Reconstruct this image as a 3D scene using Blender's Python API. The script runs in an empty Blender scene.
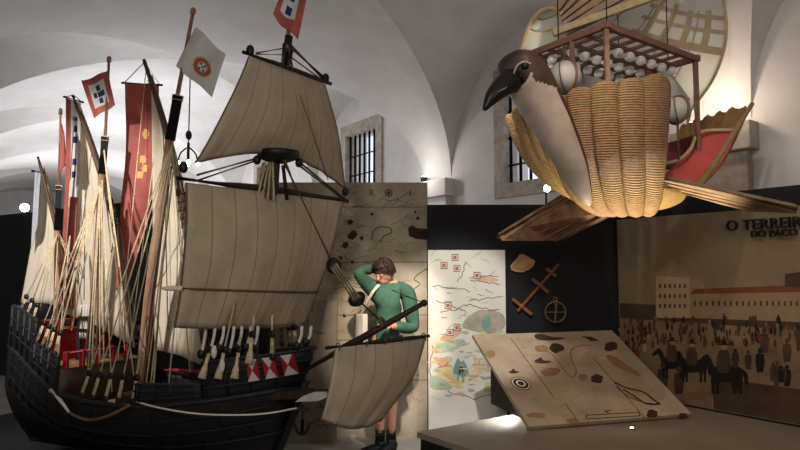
import bpy, bmesh, math, random
from mathutils import Vector, Matrix, Quaternion
random.seed(7)
PI = math.pi
scene = bpy.context.scene
COL = scene.collection

# ---------------------------------------------------------------- camera, world, exposure, lights
CAM_H, F, PITCH = 1.6, 620.0, math.radians(4.3)
cam_d = bpy.data.cameras.new('camera')
cam_d.sensor_width = 36.0
cam_d.lens = 36.0 * F / 800.0
cam_d.clip_start = 0.05
cam = bpy.data.objects.new('camera', cam_d)
cam.location = (0, 0, CAM_H)
cam.rotation_euler = (PI / 2 + PITCH, 0, 0)
COL.objects.link(cam)
scene.camera = cam
scene.view_settings.view_transform = 'Standard'
scene.view_settings.look = 'None'
scene.view_settings.exposure = 0.0
scene.view_settings.gamma = 1.0
scene.view_settings.use_curve_mapping = False

world = bpy.data.worlds.new('world')
world.use_nodes = True
world.node_tree.nodes['Background'].inputs[0].default_value = (0.80, 0.88, 1.0, 1)
world.node_tree.nodes['Background'].inputs[1].default_value = 1.3
scene.world = world


def lamp(name, kind, loc, power, color=(1, 1, 1), radius=0.1, target=None, angle=60, blend=0.5, size=None):
    d = bpy.data.lights.new(name, kind)
    d.energy = power
    d.color = color
    if kind == 'AREA':
        d.shape = 'DISK'
        d.size = size or 1.0
    else:
        d.shadow_soft_size = radius
    if kind == 'SPOT':
        d.spot_size = math.radians(angle)
        d.spot_blend = blend
    o = bpy.data.objects.new(name, d)
    o.location = loc
    if target is not None:
        o.rotation_euler = (Vector(target) - Vector(loc)).to_track_quat('-Z', 'Y').to_euler()
    COL.objects.link(o)
    return o


WARM = (1.0, 0.84, 0.66)
NEUT = (1.0, 0.93, 0.88)
COOL = (0.92, 0.95, 1.0)
# added fill near the viewer, lifts sails, hull and vault; no fixture
lamp('nave_fill', 'POINT', (-0.9, 0.2, 2.7), 145, NEUT, 0.4)
lamp('nave_fill', 'POINT', (1.9, 0.6, 2.7), 52, NEUT, 0.4)
# far bays: bright uplit vaults
lamp('far_bay_light', 'POINT', (-3.9, 9.6, 2.75), 130, COOL, 0.3)
lamp('far_bay_light', 'POINT', (-5.6, 12.4, 2.6), 210, COOL, 0.3)
lamp('far_bay_light', 'POINT', (-8.2, 16.0, 2.6), 260, COOL, 0.3)
# wall-top uplights on the imposts
lamp('impost_uplight', 'POINT', (0.17, 8.38, 2.98), 7, NEUT, 0.05)
lamp('impost_uplight', 'POINT', (2.62, 5.15, 3.02), 7, WARM, 0.05)
# track spots
lamp('spot_on_sails', 'SPOT', (-3.7, 2.5, 4.0), 900, NEUT, 0.08, (-2.75, 5.4, 1.9), 40, 0.6)
lamp('spot_on_chart', 'SPOT', (0.35, 3.4, 3.9), 430, NEUT, 0.05, (0.55, 6.0, 0.7), 30, 0.5)
lamp('spot_on_map', 'SPOT', (0.1, 2.6, 4.1), 900, WARM, 0.05, (-0.12, 6.1, 0.95), 17, 0.5)
lamp('spot_on_tilted_board', 'SPOT', (0.8, 2.6, 4.0), 90, WARM, 0.05, (1.45, 5.2, 0.75), 28, 0.5)
lamp('spot_on_mural', 'SPOT', (0.9, 2.0, 4.0), 90, WARM, 0.05, (2.4, 5.4, 0.9), 40, 0.8)
lamp('floor_uplight_glow', 'SPOT', (1.60, 3.95, 0.52), 420, (1.0, 0.88, 0.64), 0.03, (1.6, 4.05, 2.1), 46, 0.6)
lamp('flying_machine_fill', 'SPOT', (0.3, 1.5, 3.9), 70, NEUT, 0.05, (1.85, 4.5, 3.15), 36, 0.7)  # added fill to brighten canopy and hull, not a track lamp
lamp('board_edge_light', 'SPOT', (0.87, 4.97, 0.61), 14, COOL, 0.02, (0.74, 4.98, 0.42), 140, 0.6)

# ---------------------------------------------------------------- helpers
CP, SP = math.cos(PITCH), math.sin(PITCH)


def P(px, py, Y):
    """the place at depth Y (metres along +Y) that the photograph shows at this pixel"""
    dx, dy = (px - 400) / F, (225 - py) / F
    ry, rz = CP - SP * dy, SP + CP * dy
    k = Y / ry
    return Vector((dx * k, Y, CAM_H + rz * k))


def on_plane(px, py, p0, n):
    dx, dy = (px - 400) / F, (225 - py) / F
    d = Vector((dx, CP - SP * dy, SP + CP * dy))
    o = Vector((0, 0, CAM_H))
    t = (Vector(p0) - o).dot(n) / d.dot(n)
    return o + d * t


def lin(c):
    return c / 12.92 if c <= 0.04045 else ((c + 0.055) / 1.055) ** 2.4


def rgb(h):
    h = h.lstrip('#')
    return tuple(lin(int(h[i:i + 2], 16) / 255) for i in (0, 2, 4)) + (1.0,)


MATS = {}


def mat(name, color, rough=0.7, var=0.12, scale=12.0, bump=0.15, metallic=0.0, stretch=None, color2=None,
        wave=None, wave_dir='X', seams=0, uvcoord=False, spec=0.35, trans=0.0, detail=4.0, emit=None):
    if name in MATS:
        return MATS[name]
    m = bpy.data.materials.new(name)
    m.use_nodes = True
    nt = m.node_tree
    bs = nt.nodes['Principled BSDF']
    c1 = rgb(color)
    c2 = rgb(color2) if color2 else tuple(max(0, x * (1 - var * 2.2)) for x in c1[:3]) + (1,)
    tc = nt.nodes.new('ShaderNodeTexCoord')
    mp = nt.nodes.new('ShaderNodeMapping')
    nt.links.new(tc.outputs['UV' if uvcoord else 'Object'], mp.inputs[0])
    if stretch:
        mp.inputs['Scale'].default_value = stretch
    nz = nt.nodes.new('ShaderNodeTexNoise')
    nz.inputs['Scale'].default_value = scale
    nz.inputs['Detail'].default_value = detail
    nz.inputs['Roughness'].default_value = 0.6
    nt.links.new(mp.outputs[0], nz.inputs['Vector'])
    rp = nt.nodes.new('ShaderNodeValToRGB')
    rp.color_ramp.elements[0].position = 0.32
    rp.color_ramp.elements[1].position = 0.68
    rp.color_ramp.elements[0].color = c2
    rp.color_ramp.elements[1].color = c1
    nt.links.new(nz.outputs['Fac'], rp.inputs[0])
    out_c = rp.outputs[0]
    height = nz.outputs['Fac']
    if wave:
        uv = nt.nodes.new('ShaderNodeTexCoord')
        wv = nt.nodes.new('ShaderNodeTexWave')
        wv.bands_direction = wave_dir
        wv.inputs['Scale'].default_value = wave
        wv.inputs['Distortion'].default_value = 1.0
        wv.inputs['Detail'].default_value = 1.0
        nt.links.new(uv.outputs['UV'], wv.inputs['Vector'])
        mx = nt.nodes.new('ShaderNodeMixRGB')
        mx.blend_type = 'MULTIPLY'
        mx.inputs[0].default_value = 0.55
        nt.links.new(out_c, mx.inputs[1])
        r2 = nt.nodes.new('ShaderNodeValToRGB')
        r2.color_ramp.elements[0].color = (0.35, 0.3, 0.24, 1)
        r2.color_ramp.elements[1].position = 0.6
        nt.links.new(wv.outputs['Fac'], r2.inputs[0])
        nt.links.new(r2.outputs[0], mx.inputs[2])
        out_c = mx.outputs[0]
        ad = nt.nodes.new('ShaderNodeMath')
        ad.operation = 'ADD'
        nt.links.new(height, ad.inputs[0])
        nt.links.new(wv.outputs['Fac'], ad.inputs[1])
        height = ad.outputs[0]
    if seams:
        uv = nt.nodes.new('ShaderNodeTexCoord')
        sx = nt.nodes.new('ShaderNodeSeparateXYZ')
        nt.links.new(uv.outputs['UV'], sx.inputs[0])
        mu = nt.nodes.new('ShaderNodeMath'); mu.operation = 'MULTIPLY'; mu.inputs[1].default_value = seams
        fr = nt.nodes.new('ShaderNodeMath'); fr.operation = 'FRACT'
        lt = nt.nodes.new('ShaderNodeMath'); lt.operation = 'LESS_THAN'; lt.inputs[1].default_value = 0.045
        nt.links.new(sx.outputs[0], mu.inputs[0]); nt.links.new(mu.outputs[0], fr.inputs[0]); nt.links.new(fr.outputs[0], lt.inputs[0])
        mx = nt.nodes.new('ShaderNodeMixRGB'); mx.blend_type = 'MULTIPLY'
        mx.inputs[2].default_value = (0.62, 0.56, 0.48, 1)
        nt.links.new(lt.outputs[0], mx.inputs[0]); nt.links.new(out_c, mx.inputs[1])
        out_c = mx.outputs[0]
    nt.links.new(out_c, bs.inputs['Base Color'])
    if bump:
        bp = nt.nodes.new('ShaderNodeBump')
        bp.inputs['Strength'].default_value = bump
        bp.inputs['Distance'].default_value = 0.02
        nt.links.new(height, bp.inputs['Height'])
        nt.links.new(bp.outputs[0], bs.inputs['Normal'])
    bs.inputs['Roughness'].default_value = rough
    bs.inputs['Metallic'].default_value = metallic
    bs.inputs['Specular IOR Level'].default_value = spec
    if emit:
        bs.inputs['Emission Color'].default_value = rgb(emit[0])
        bs.inputs['Emission Strength'].default_value = emit[1]
    if trans:
        tl = nt.nodes.new('ShaderNodeBsdfTranslucent')
        nt.links.new(out_c, tl.inputs[0])
        ms = nt.nodes.new('ShaderNodeMixShader')
        ms.inputs[0].default_value = trans
        nt.links.new(bs.outputs[0], ms.inputs[1]); nt.links.new(tl.outputs[0], ms.inputs[2])
        nt.links.new(ms.outputs[0], nt.nodes['Material Output'].inputs[0])
    MATS[name] = m
    return m


def frame_of(t):
    t = t.normalized()
    up = Vector((0, 0, 1)) if abs(t.z) < 0.9 else Vector((0, 1, 0))
    a = t.cross(up).normalized()
    return a, a.cross(t).normalized()


class MB:
    def __init__(s):
        s.bm = bmesh.new()
        s.uv = s.bm.loops.layers.uv.new('UVMap')

    def face(s, vs, mi=0, smooth=False, uvs=None):
        try:
            f = s.bm.faces.new(vs)
        except ValueError:
            return None
        f.material_index = mi
        f.smooth = smooth
        if uvs:
            for l, q in zip(f.loops, uvs):
                l[s.uv].uv = q
        return f

    def hexa(s, p, mi=0):
        v = [s.bm.verts.new(q) for q in p]
        for idx in ((3, 2, 1, 0), (4, 5, 6, 7), (0, 1, 5, 4), (1, 2, 6, 5), (2, 3, 7, 6), (3, 0, 4, 7)):
            s.face([v[i] for i in idx], mi)
        return s

    def box(s, c, ax, ay, az, mi=0):
        """centre and three half-axis vectors"""
        c, ax, ay, az = Vector(c), Vector(ax), Vector(ay), Vector(az)
        return s.hexa([c - ax - ay - az, c + ax - ay - az, c + ax + ay - az, c - ax + ay - az,
                       c - ax - ay + az, c + ax - ay + az, c + ax + ay + az, c - ax + ay + az], mi)

    def abox(s, x0, y0, z0, x1, y1, z1, mi=0):
        return s.box(((x0 + x1) / 2, (y0 + y1) / 2, (z0 + z1) / 2), ((x1 - x0) / 2, 0, 0), (0, (y1 - y0) / 2, 0), (0, 0, (z1 - z0) / 2), mi)

    def bar(s, a, b, w, h, mi=0, up=None):
        a, b = Vector(a), Vector(b)
        t = (b - a)
        if up is None:
            x, y = frame_of(t)
        else:
            x = t.cross(Vector(up)).normalized()
            y = x.cross(t).normalized()
        return s.box((a + b) / 2, t / 2, x * w / 2, y * h / 2, mi)

    def tube(s, pts, r, n=8, mi=0, caps=True, flat=1.0, up=None):
        pts = [Vector(p) for p in pts]
        k = len(pts)
        rs = list(r) if isinstance(r, (list, tuple)) else [r] * k
        rings = []
        prev = None
        acc = 0.0
        for i, p in enumerate(pts):
            t = (pts[min(i + 1, k - 1)] - pts[max(i - 1, 0)])
            if t.length < 1e-9:
                t = Vector((0, 0, 1))
            t.normalize()
            if prev is None:
                a, b = frame_of(t)
                if up is not None:
                    b = (Vector(up) - t * t.dot(Vector(up))).normalized()
                    a = t.cross(b).normalized()
            else:
                a = (prev - t * prev.dot(t)).normalized()
                b = t.cross(a).normalized()
            prev = a
            rings.append([s.bm.verts.new(p + (a * math.cos(2 * PI * j / n) + b * math.sin(2 * PI * j / n) * flat) * rs[i]) for j in range(n)])
        for i in range(k - 1):
            for j in range(n):
                j2 = (j + 1) % n
                s.face([rings[i][j], rings[i][j2], rings[i + 1][j2], rings[i + 1][j]], mi, True,
                       [(j / n, i / (k - 1)), ((j + 1) / n, i / (k - 1)), ((j + 1) / n, (i + 1) / (k - 1)), (j / n, (i + 1) / (k - 1))])
        if caps:
            s.face(rings[0][::-1], mi)
            s.face(rings[-1], mi)
        return s

    def lathe(s, base, axis, prof, n=16, mi=0):
        """prof: (distance along axis, radius)"""
        axis = Vector(axis).normalized()
        a, b = frame_of(axis)
        base = Vector(base)
        rings = []
        for (h, r) in prof:
            rings.append([s.bm.verts.new(base + axis * h + (a * math.cos(2 * PI * j / n) + b * math.sin(2 * PI * j / n)) * max(r, 1e-4)) for j in range(n)])
        for i in range(len(prof) - 1):
            for j in range(n):
                j2 = (j + 1) % n
                s.face([rings[i][j], rings[i][j2], rings[i + 1][j2], rings[i + 1][j]], mi, True)
        s.face(rings[0][::-1], mi)
        s.face(rings[-1], mi)
        return s

    def ball(s, c, r, n=12, mi=0, ax=None):
        """ellipsoid; r float or three radii along ax (three unit vectors)"""
        rr = (r, r, r) if not isinstance(r, (tuple, list)) else r
        X, Y, Z = ax or (Vector((1, 0, 0)), Vector((0, 1, 0)), Vector((0, 0, 1)))
        c = Vector(c)
        m = max(6, n // 2 + 1)
        top = s.bm.verts.new(c + Z * rr[2]); bot = s.bm.verts.new(c - Z * rr[2])
        rings = []
        for i in range(1, m):
            th = PI * i / m
            rings.append([s.bm.verts.new(c + X * rr[0] * math.sin(th) * math.cos(2 * PI * j / n) + Y * rr[1] * math.sin(th) * math.sin(2 * PI * j / n) + Z * rr[2] * math.cos(th)) for j in range(n)])
        for j in range(n):
            j2 = (j + 1) % n
            s.face([top, rings[0][j], rings[0][j2]], mi, True)
            s.face([bot, rings[-1][j2], rings[-1][j]], mi, True)
            for i in range(len(rings) - 1):
                s.face([rings[i][j], rings[i + 1][j], rings[i + 1][j2], rings[i][j2]], mi, True)
        return s

    def torus(s, c, axis, R, r, n=24, m=8, mi=0):
        a, b = frame_of(Vector(axis))
        c = Vector(c)
        ax = Vector(axis).normalized()
        rings = []
        for i in range(n):
            d = a * math.cos(2 * PI * i / n) + b * math.sin(2 * PI * i / n)
            rings.append([s.bm.verts.new(c + d * (R + r * math.cos(2 * PI * j / m)) + ax * r * math.sin(2 * PI * j / m)) for j in range(m)])
        for i in range(n):
            for j in range(m):
                s.face([rings[i][j], rings[(i + 1) % n][j], rings[(i + 1) % n][(j + 1) % m], rings[i][(j + 1) % m]], mi, True)
        return s

    def grid(s, fn, nu, nv, th=0.0, mi=0, mfn=None, smooth=True, mback=None):
        """surface fn(u,v); th > 0 closes it into a sheet of that thickness"""
        pts = [[Vector(fn(i / nu, j / nv)) for j in range(nv + 1)] for i in range(nu + 1)]

        def quads(V, flip, mi_):
            for i in range(nu):
                for j in range(nv):
                    q = [V[i][j], V[i + 1][j], V[i + 1][j + 1], V[i][j + 1]]
                    w = [(i / nu, j / nv), ((i + 1) / nu, j / nv), ((i + 1) / nu, (j + 1) / nv), (i / nu, (j + 1) / nv)]
                    if flip:
                        q.reverse(); w.reverse()
                    s.face(q, mfn((i + .5) / nu, (j + .5) / nv) if mfn else mi_, smooth, w)
        V = [[s.bm.verts.new(p) for p in row] for row in pts]
        quads(V, False, mi)
        if th:
            N = [[None] * (nv + 1) for _ in range(nu + 1)]
            for i in range(nu + 1):
                for j in range(nv + 1):
                    du = pts[min(i + 1, nu)][j] - pts[max(i - 1, 0)][j]
                    dv = pts[i][min(j + 1, nv)] - pts[i][max(j - 1, 0)]
                    n = du.cross(dv)
                    N[i][j] = n.normalized() if n.length > 1e-12 else Vector((0, 0, 0))
            B = [[s.bm.verts.new(pts[i][j] - N[i][j] * th) for j in range(nv + 1)] for i in range(nu + 1)]
            quads(B, True, mi if mback is None else mback)
            for i in range(nu):
                s.face([V[i + 1][0], V[i][0], B[i][0], B[i + 1][0]], mi)
                s.face([V[i][nv], V[i + 1][nv], B[i + 1][nv], B[i][nv]], mi)
            for j in range(nv):
                s.face([V[0][j], V[0][j + 1], B[0][j + 1], B[0][j]], mi)
                s.face([V[nu][j + 1], V[nu][j], B[nu][j], B[nu][j + 1]], mi)
        return s

    def prism(s, poly, off, mi=0):
        """closed polygon (3D points) extruded by vector off"""
        off = Vector(off)
        a = [s.bm.verts.new(Vector(p)) for p in poly]
        b = [s.bm.verts.new(Vector(p) + off) for p in poly]
        s.face(a[::-1], mi)
        s.face(b, mi)
        n = len(poly)
        for i in range(n):
            s.face([a[i], a[(i + 1) % n], b[(i + 1) % n], b[i]], mi)
        return s

    def stroke(s, pts, w, n, mi=0, th=0.0008):
        """an inked line lying on a surface with normal n"""
        n = Vector(n).normalized()
        pts = [Vector(p) for p in pts]
        k = len(pts)
        L, R = [], []
        for i, p in enumerate(pts):
            t = pts[min(i + 1, k - 1)] - pts[max(i - 1, 0)]
            x = t.cross(n)
            x = x.normalized() if x.length > 1e-9 else Vector((1, 0, 0))
            ww = w if not isinstance(w, (list, tuple)) else w[i]
            L.append(s.bm.verts.new(p + x * ww / 2 + n * th)); R.append(s.bm.verts.new(p - x * ww / 2 + n * th))
        for i in range(k - 1):
            s.face([L[i], L[i + 1], R[i + 1], R[i]][::-1], mi)
        return s

    def patch(s, pts, n, mi=0, th=0.0006, smooth=False):
        n = Vector(n).normalized()
        if len(pts) >= 5 and smooth:
            k = len(pts)
            pp = [Vector(p) for p in pts]
            o = []
            for i in range(k):
                a, b, c, d = pp[i - 1], pp[i], pp[(i + 1) % k], pp[(i + 2) % k]
                for f in (0, .25, .5, .75):
                    o.append(0.5 * ((2 * b) + (c - a) * f + (2 * a - 5 * b + 4 * c - d) * f * f + (3 * b - a - 3 * c + d) * f ** 3))
            pts = o
        v = [s.bm.verts.new(Vector(p) + n * th) for p in pts]
        s.face(v, mi)
        return s

    def build(s, name, mats, parent=None, bevel=0, sub=0, fix=True):
        if fix:
            bmesh.ops.recalc_face_normals(s.bm, faces=s.bm.faces[:])
        me = bpy.data.meshes.new(name)
        r = root_loc(parent)
        if r.length > 0:
            for v in s.bm.verts:
                v.co -= r
        s.bm.to_mesh(me)
        s.bm.free()
        for m in (mats if isinstance(mats, (list, tuple)) else [mats]):
            me.materials.append(m)
        o = bpy.data.objects.new(name, me)
        COL.objects.link(o)
        if parent:
            o.parent = parent
        if bevel:
            b = o.modifiers.new('bevel', 'BEVEL'); b.width = bevel; b.segments = 2; b.limit_method = 'ANGLE'
        if sub:
            b = o.modifiers.new('sub', 'SUBSURF'); b.levels = sub; b.render_levels = sub
        return o


def root_loc(o):
    v = Vector((0, 0, 0))
    while o is not None:
        v = v + o.location
        o = o.parent
    return v


def tag(o, label, cat, group=None):
    o['label'] = label
    o['category'] = cat
    if group:
        o['group'] = group
    return o


def thing(name, label, cat, loc, group=None):
    o = bpy.data.objects.new(name, None)
    o.location = loc
    o.empty_display_size = 0.1
    COL.objects.link(o)
    return tag(o, label, cat, group)


def struct(o):
    o['kind'] = 'structure'
    return o


def lerp(a, b, t):
    return a + (b - a) * t


def interp(x, xs, ys):
    if x <= xs[0]:
        return ys[0]
    for i in range(len(xs) - 1):
        if x <= xs[i + 1]:
            t = (x - xs[i]) / (xs[i + 1] - xs[i])
            return lerp(ys[i], ys[i + 1], t)
    return ys[-1]


def spline(pts, n):
    """Catmull-Rom through pts"""
    pts = [Vector(p) for p in pts]
    q = [pts[0] * 2 - pts[1]] + pts + [pts[-1] * 2 - pts[-2]]
    out = []
    segs = len(pts) - 1
    for i in range(n + 1):
        t = i / n * segs
        k = min(int(t), segs - 1)
        f = t - k
        a, b, c, d = q[k], q[k + 1], q[k + 2], q[k + 3]
        out.append(0.5 * ((2 * b) + (c - a) * f + (2 * a - 5 * b + 4 * c - d) * f * f + (3 * b - a - 3 * c + d) * f ** 3))
    return out


# ---------------------------------------------------------------- materials
plaster = mat('plaster', '#d8d3d0', 0.9, 0.05, 3.0, 0.08, spec=0.1)
stone = mat('stone', '#b8aca0', 0.85, 0.18, 9.0, 0.3)
floor_m = mat('floor_grey', '#a5a19b', 0.5, 0.12, 2.0, 0.03)
black_wall = mat('black_wall', '#141519', 0.75, 0.1, 6.0, 0.04)
plinth_m = mat('plinth_beige', '#85796a', 0.6, 0.08, 3.0, 0.03)
plinth_side = mat('plinth_side_black', '#100f0f', 0.6)
iron = mat('iron', '#1c1b1d', 0.55, 0.2, 20, 0.1, metallic=0.5)
hull_m = mat('tarred_hull', '#141416', 0.6, 0.25, 7, 0.2, stretch=(1, 1, 5))
hull_grey = mat('tarred_bulwark', '#1f2125', 0.6, 0.2, 9, 0.15)
deck_m = mat('deck_wood', '#a98458', 0.65, 0.2, 10, 0.15, stretch=(2, 10, 2))
red_m = mat('red_paint', '#9e1a22', 0.5, 0.12, 9, 0.05)
mast_m = mat('mast_wood', '#a07a60', 0.55, 0.2, 14, 0.08, stretch=(6, 6, 0.7))
yard_m = mat('yard_wood', '#57402f', 0.6, 0.2, 14, 0.08)
dark_wood = mat('dark_wood', '#33241d', 0.55, 0.2, 14, 0.1)
black_tar = mat('black_tar', '#121214', 0.45)
rope_m = mat('rope_cream', '#d4c39c', 0.85, 0.2, 60, 0.3)
rope_dark = mat('rope_brown', '#6d5a46', 0.85, 0.2, 60, 0.3)
rope_white = mat('rope_white', '#d8d2c6', 0.85, 0.1, 60, 0.2)
sail_m = mat('sailcloth_cream', '#e4dbc4', 0.9, 0.06, 5, 0.12, seams=5, trans=0.3, spec=0.1)
course_m = mat('sailcloth_tan', '#b5a791', 0.9, 0.08, 5, 0.15, seams=8, trans=0.12, spec=0.1)
top_m = mat('sailcloth_tan_top', '#b5a791', 0.9, 0.08, 5, 0.15, seams=8, trans=0.2, spec=0.1)
sprit_m = mat('sailcloth_sprit', '#b8aa95', 0.9, 0.08, 5, 0.2, seams=5, trans=0.12, spec=0.1)
flag_red = mat('flag_red', '#b9655a', 0.8, 0.1, 8, 0.1, trans=0.3)
flag_white = mat('flag_white', '#dcdad6', 0.8, 0.05, 8, 0.1, trans=0.3)
flag_blue = mat('flag_blue', '#1f2b5c', 0.8, 0.05)
flag_gold = mat('flag_gold', '#cfa866', 0.7, 0.1)
wicker = mat('wicker', '#9c7a52', 0.6, 0.15, 30, 0.6, wave=26, wave_dir='Y', spec=0.3)
wicker_pale = mat('wicker_pale', '#b5925c', 0.6, 0.12, 30, 0.6, wave=26, wave_dir='Y', spec=0.3)
ply_wing = mat('wing_wood', '#a07c5e', 0.65, 0.3, 9, 0.4, stretch=(1, 1, 1), wave=3, wave_dir='X')
wing_pale = mat('wing_wood_pale', '#a98a6c', 0.65, 0.2, 9, 0.3, wave=3, wave_dir='X')
frame_w = mat('frame_wood', '#7d5a4a', 0.6, 0.15, 20, 0.1)
bird_pale = mat('bird_pale', '#a8998a', 0.6, 0.12, 7, 0.1)
bird_brown = mat('bird_brown', '#42302a', 0.55, 0.2, 9, 0.15)
beak_m = mat('beak_black', '#17120f', 0.4)
red_seat = mat('red_lining', '#c0524a', 0.7, 0.08, 9, 0.1)
dark_seat = mat('maroon_lining', '#5e2526', 0.7, 0.08, 9, 0.1)
ball_m = mat('pearl', '#e6e4e0', 0.3, 0.04, 9, 0, spec=0.5)
globe_m = mat('globe_grey', '#b9b7b0', 0.5, 0.08, 5, 0)
canvas_m = mat('canopy_canvas', '#e8e7e0', 0.85, 0.04, 5, 0.1, trans=0.5)
canvas_b = mat('canopy_beige', '#bfae8c', 0.85, 0.08, 5, 0.1, trans=0.15)
cane_m = mat('cane', '#c2ab80', 0.6, 0.12, 20, 0.1)
slat_m = mat('slat_brown', '#a88d74', 0.65, 0.15, 12, 0.1)
ink = mat('ink_brown', '#3d2e22', 0.9, 0.1, 9, 0)
ink_grey = mat('ink_grey', '#6b6354', 0.9, 0.1, 9, 0)
paper = mat('map_print', '#bdb29c', 0.8, 0.15, 3.2, 0, detail=8, color2='#8f8470')
paper_shaded = mat('map_print_shaded', '#8f8470', 0.8, 0.18, 3.0, 0, detail=8)  # darker copy of the map print, standing for shade
paper_light = mat('chart_print', '#e2dfd3', 0.75, 0.05, 3.0, 0)
board_print = mat('board_print', '#b0a084', 0.7, 0.13, 3.5, 0.02, detail=7)
tan_ink = mat('ink_tan', '#94754f', 0.9, 0.1, 9, 0)
c_green = mat('print_green', '#b4c7b0', 0.9, 0.1, 9, 0)
c_yel = mat('print_yellow', '#e2d29a', 0.9, 0.1, 9, 0)
c_pink = mat('print_orange', '#dfb394', 0.9, 0.1, 9, 0)
c_red = mat('print_red', '#c06a5c', 0.9, 0.1, 9, 0)
c_teal = mat('print_teal', '#7da39b', 0.9, 0.1, 9, 0)
c_smoke = mat('print_smoke', '#b8b0a0', 0.9, 0.15, 9, 0)
m_sky = mat('mural_sky', '#8f8069', 0.7, 0.12, 1.6, 0, color2='#75684f')
m_ground = mat('mural_ground', '#94795a', 0.7, 0.2, 4.0, 0)
m_build = mat('mural_stone', '#b39f7c', 0.7, 0.1, 6, 0)
m_build2 = mat('mural_stone_dim', '#9c8969', 0.7, 0.1, 6, 0)
m_roof = mat('mural_roof', '#7d4a37', 0.7, 0.1, 6, 0)
m_dark = mat('mural_dark', '#1d1714', 0.7, 0.1, 6, 0)
m_mid = mat('mural_brown', '#54402f', 0.7, 0.2, 6, 0)
m_red = mat('mural_red', '#8c3b2c', 0.7, 0.1, 6, 0)
skin_m = mat('skin', '#c08e72', 0.55, 0.06, 9, 0.03)
hair_m = mat('hair', '#2c1c17', 0.6, 0.2, 40, 0.3)
green_knit = mat('green_sweater', '#3f6653', 0.9, 0.14, 20, 0.25)
shorts_m = mat('shorts_dark', '#23242a', 0.85)
shoe_m = mat('shoe_black', '#121113', 0.6)
sock_m = mat('sock_black', '#17171a', 0.9)
bag_m = mat('bag_cream', '#ded8c8', 0.85, 0.06, 9, 0.15)
lamp_on = mat('lamp_lit', '#ffffff', 0.4, 0, 5, 0, emit=('#fff6ea', 14))
lamp_blue = mat('lamp_lit_cool', '#ffffff', 0.4, 0, 5, 0, emit=('#e6f0ff', 22))
brass = mat('brass', '#8d7a58', 0.35, 0.1, 9, 0.05, metallic=0.7)
wood_inst = mat('instrument_wood', '#8a4f35', 0.45, 0.15, 18, 0.05)
pale_inst = mat('instrument_pale', '#c99c68', 0.5, 0.1, 12, 0.05)

# ---------------------------------------------------------------- the vaulted hall
U = Vector((0.583, -0.812, 0)).normalized()       # along the window wall, towards the viewer's right
N = Vector((U.y, -U.x, 0))                        # into the hall
BAY, SPRING, RISE, HALF = 3.92, 2.85, 1.72, 2.95
P1 = Vector((0.64, 8.45, 0)) - Vector((0.583, -0.812, 0)) * 0.2


def hall(s, t, z):
    return P1 + U * s + N * t + Vector((0, 0, z))


BAND = 0.30
A_ = BAY / 2 - BAND


def prof(x):
    return SPRING + RISE * math.sqrt(max(0.0, 1 - x * x))


vb = MB()
KS = range(-5, 4)
n_ = 14
for k in KS:
    sc = (k + 0.5) * BAY
    for row in (0, 1):
        tc_ = HALF + row * 2 * HALF
        for sg in (1, -1):
            def webt(u, v, sg=sg):
                tau = math.sin(v * PI / 2); r = math.sin((u * 2 - 1) * PI / 2)
                return hall(sc + r * tau * A_, tc_ + sg * tau * HALF, prof(r * tau))

            def webs(u, v, sg=sg):
                tau = math.sin(v * PI / 2); r = math.sin((u * 2 - 1) * PI / 2)
                return hall(sc + sg * tau * A_, tc_ + r * tau * HALF, prof(r * tau))
            vb.grid(webt, n_ * 2, n_)
            vb.grid(webs, n_ * 2, n_)

        def band(u, v):
            r = math.sin((u * 2 - 1) * PI / 2)
            return hall(sc + BAY / 2 + (v * 2 - 1) * BAND, tc_ + r * HALF, prof(r))
        vb.grid(band, n_ * 2, 1)
ceil = struct(vb.build('ceiling', plaster, fix=False))
roof = MB()
roof.hexa([hall(-6 * BAY, -0.45, 4.75), hall(4.5 * BAY, -0.45, 4.75), hall(4.5 * BAY, 12.2, 4.75), hall(-6 * BAY, 12.2, 4.75),
           hall(-6 * BAY, -0.45, 5.0), hall(4.5 * BAY, -0.45, 5.0), hall(4.5 * BAY, 12.2, 5.0), hall(-6 * BAY, 12.2, 5.0)])
struct(roof.build('ceiling_slab', plaster))

S0, S1 = -5.5 * BAY, 4.0 * BAY
# window wall with openings: (bay centre offset, half width)
WZ0, WZ1 = 2.62, 3.98
wins = []
for k in range(-4, 3):
    mid = (k + 0.5) * BAY
    if k == 0:
        wins.append((mid - 0.12, 0.56))
    else:
        wins.append((mid - (.04 if k == -1 else 0), 0.52))
wb = MB()
T = -0.45


def wallpiece(s0, s1, z0, z1):
    wb.hexa([hall(s0, T, z0), hall(s1, T, z0), hall(s1, 0, z0), hall(s0, 0, z0), hall(s0, T, z1), hall(s1, T, z1), hall(s1, 0, z1), hall(s0, 0, z1)])


wallpiece(S0, S1, 0, WZ0)
wallpiece(S0, S1, WZ1, 4.8)
e = S0
for (m_, hw) in wins:
    wallpiece(e, m_ - hw, WZ0, WZ1)
    e = m_ + hw
wallpiece(e, S1, WZ0, WZ1)
struct(wb.build('wall_windows', plaster))
ob = MB()
ob.hexa([hall(S0, 11.8, 0), hall(S1, 11.8, 0), hall(S1, 12.1, 0), hall(S0, 12.1, 0), hall(S0, 11.8, 4.8), hall(S1, 11.8, 4.8), hall(S1, 12.1, 4.8), hall(S0, 12.1, 4.8)])
struct(ob.build('wall_opposite', plaster))
for nm, s in (('wall_far_end', S0), ('wall_near_end', S1)):
    ob = MB()
    ob.hexa([hall(s, -.45, 0), hall(s + .3, -.45, 0), hall(s + .3, 12.1, 0), hall(s, 12.1, 0), hall(s, -.45, 4.8), hall(s + .3, -.45, 4.8), hall(s + .3, 12.1, 4.8), hall(s, 12.1, 4.8)])
    struct(ob.build(nm, plaster))
fb = MB()
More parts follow.
